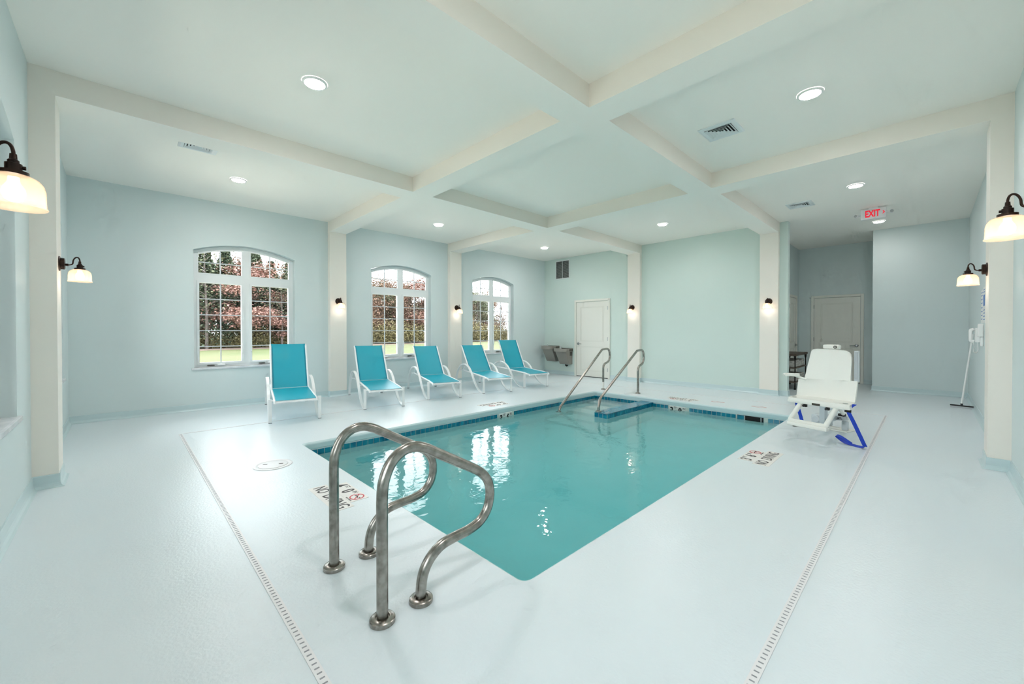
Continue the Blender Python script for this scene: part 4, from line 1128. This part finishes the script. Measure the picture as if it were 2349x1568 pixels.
def tree_proto(kind):
    rnd = random.Random(hash_kind[kind]); cr = BM(); tr = BM()
    if kind == 'maple_tree':
        branches(tr, rnd, 6.0, 12, 3.0, .12)
        cl = [(rnd.uniform(-2.6, 2.6), rnd.uniform(-2, 2), rnd.uniform(1.6, 6.6), rnd.uniform(.6, 1.2)) for _ in range(26)]
        def fn(r):
            c = r.choice(cl); return (c[0]+r.gauss(0, c[3]*.75), c[1]+r.gauss(0, c[3]*.6), c[2]+r.gauss(0, c[3]*.28))
        leaf_cloud(rnd, 9000, fn, .15, cr); lm, tm = L_red, M_bark
    elif kind == 'pine_tree':
        branches(tr, rnd, 9.5, 8, 1.5, .14)
        def fn(r):
            t = r.random()**.8; z = .8+8.6*t; rad = (2.5*(1-t)+.25)*(.55+.45*r.random()); lay = .35*sin(z*5)
            a = r.uniform(0, 2*pi); return (cos(a)*rad, sin(a)*rad, z-rad*.18+lay*.3)
        leaf_cloud(rnd, 12000, fn, .18, cr); lm, tm = L_pine, M_bark
    elif kind == 'russet_tree':
        branches(tr, rnd, 7.5, 20, 2.6, .10)
        cl = [(rnd.uniform(-1.8, 1.8), rnd.uniform(-1.6, 1.6), rnd.uniform(1.8, 7.4), rnd.uniform(.5, 1.0)) for _ in range(22)]
        def fn(r):
            c = r.choice(cl); return (c[0]+r.gauss(0, c[3]*.6), c[1]+r.gauss(0, c[3]*.6), c[2]+r.gauss(0, c[3]*.5))
        leaf_cloud(rnd, 8000, fn, .14, cr); lm, tm = L_brown, M_bark
    elif kind == 'birch_tree':
        branches(tr, rnd, 8.2, 22, 2.2, .10)
        def fn(r):
            a = r.uniform(0, 2*pi); q = r.random()**.5*2; return (cos(a)*q, sin(a)*q, r.uniform(3, 8))
        leaf_cloud(rnd, 900, fn, .15, cr); lm, tm = L_green, M_pbark
    elif kind == 'green_tree':
        branches(tr, rnd, 6.5, 12, 2.4, .10)
        cl = [(rnd.uniform(-2, 2), rnd.uniform(-1.8, 1.8), rnd.uniform(1.4, 7.0), rnd.uniform(.6, 1.0)) for _ in range(22)]
        def fn(r):
            c = r.choice(cl); return (c[0]+r.gauss(0, c[3]*.6), c[1]+r.gauss(0, c[3]*.6), c[2]+r.gauss(0, c[3]*.5))
        leaf_cloud(rnd, 9000, fn, .15, cr); lm, tm = L_green, M_bark
    else:
        branches(tr, rnd, 1.6, 14, 1.5, .03, .1)
        def fn(r):
            a = r.uniform(0, 2*pi); q = r.random()**.5*1.9; return (cos(a)*q, sin(a)*q*.7, abs(r.gauss(.3, .75))*(1-.12*q)+.05)
        leaf_cloud(rnd, 6500, fn, .115, cr); lm, tm = L_olive, M_bark
    e = empty(kind)
    recalc(tr); link('trunk' if kind != 'shrub' else 'stems', tr, tm, e, smooth=True)
    link('crown' if kind != 'shrub' else 'foliage', cr, lm, e)
    return e
hash_kind = {'maple_tree': 11, 'pine_tree': 12, 'russet_tree': 13, 'birch_tree': 14, 'green_tree': 15, 'shrub': 16}
TXT = {'maple_tree': 'red-leaved maple', 'pine_tree': 'dark green pine', 'russet_tree': 'russet thin-leaved tree', 'birch_tree': 'nearly bare pale tree', 'green_tree': 'dull green leafy tree', 'shrub': 'low olive shrub'}
TREES = [('maple_tree', 7.3, 38.8, 1.0), ('maple_tree', 10.9, 40.4, .7), ('pine_tree', 4.6, 40.6, 1.0), ('birch_tree', 4.7, 38.4, 1.0), ('pine_tree', 8.6, 42.5, 1.0), ('green_tree', 3.2, 43.0, 1.25),
         ('pine_tree', 11.8, 42.3, .95), ('birch_tree', 9.9, 38.6, .8), ('russet_tree', 6.2, 43.0, 1.1), ('green_tree', 12.3, 39.6, .9), ('green_tree', 10.2, 44.0, 1.1), ('pine_tree', 6.4, 41.6, .9), ('pine_tree', 10.3, 43.6, .85),
         ('russet_tree', 20.6, 44.5, 1.05), ('green_tree', 22.8, 46.0, .95), ('russet_tree', 24.6, 44.5, 1.02), ('maple_tree', 27.4, 46.0, 1.15), ('pine_tree', 22.0, 49.0, .7), ('birch_tree', 25.4, 44.6, .8),
         ('maple_tree', 26.6, 49.0, .95), ('pine_tree', 25.2, 48.8, .62), ('russet_tree', 29.4, 46.6, .95), ('russet_tree', 22.2, 45.8, .72), ('maple_tree', 20.4, 49.5, .8), ('pine_tree', 28.5, 50.0, .7),
         ('russet_tree', 34.6, 45.4, .9), ('birch_tree', 36.4, 44.6, 1.0), ('green_tree', 37.6, 46.0, .95), ('maple_tree', 39.6, 47.2, .8), ('russet_tree', 41.4, 45.2, .85), ('birch_tree', 42.2, 44.4, .9), ('russet_tree', 36.8, 49.0, .7), ('pine_tree', 38.8, 50.4, .55)]
for x, k_, s_ in ((1.8, 'green_tree', 1.0), (4.0, 'pine_tree', .8), (7.6, 'green_tree', 1.0), (9.4, 'pine_tree', .75), (11.4, 'green_tree', 1.0), (13.6, 'pine_tree', .9), (5.6, 'green_tree', .95),
                  (19.0, 'green_tree', 1.1), (21.2, 'russet_tree', 1.1), (23.4, 'green_tree', 1.05), (25.6, 'russet_tree', 1.1), (27.8, 'green_tree', 1.1), (30.2, 'maple_tree', 1.15), (24.0, 'maple_tree', 1.0),
                  (32.8, 'green_tree', 1.0), (35.2, 'russet_tree', 1.1), (37.4, 'green_tree', 1.1), (39.4, 'russet_tree', 1.05), (41.4, 'green_tree', 1.1), (43.6, 'russet_tree', 1.15)):
    TREES.append((k_, x, 46.5+(x-4)*.14, s_))
for x in (3.0, 4.9, 6.6, 8.2, 9.7, 11.3, 12.8): TREES.append(('shrub', x, 39.8+(x-4)*.16+random.uniform(-.5, .5), random.uniform(.8, 1.05)))
for x in (19.8, 21.8, 23.6, 25.3, 27.2, 29.2): TREES.append(('shrub', x, 41.6+(x-20)*.16+random.uniform(-.4, .4), random.uniform(1.1, 1.35)))
for x in (33.6, 35.6, 37.5, 39.5, 41.6, 43.5): TREES.append(('shrub', x, 43.2+(x-34)*.16-.6+random.uniform(-.4, .4), random.uniform(1.1, 1.4)))
PROTO = {}
for kind, x, y, s in TREES:
    if kind not in PROTO: PROTO[kind] = tree_proto(kind); c = PROTO[kind]
    else: c = copy_tree(PROTO[kind])
    c.location = (x, y, GZ); c.scale = (s, s, s); c.rotation_euler = (0, 0, random.uniform(0, 6.28))
    wn = 'left' if x < 16 else ('middle' if x < 32 else 'right')
    tag(c, '%s at the edge of the woods seen through the %s arched window' % (TXT[kind], wn), 'shrub' if kind == 'shrub' else 'tree', '%s trees beyond the lawn, %s window' % (TXT[kind], wn))
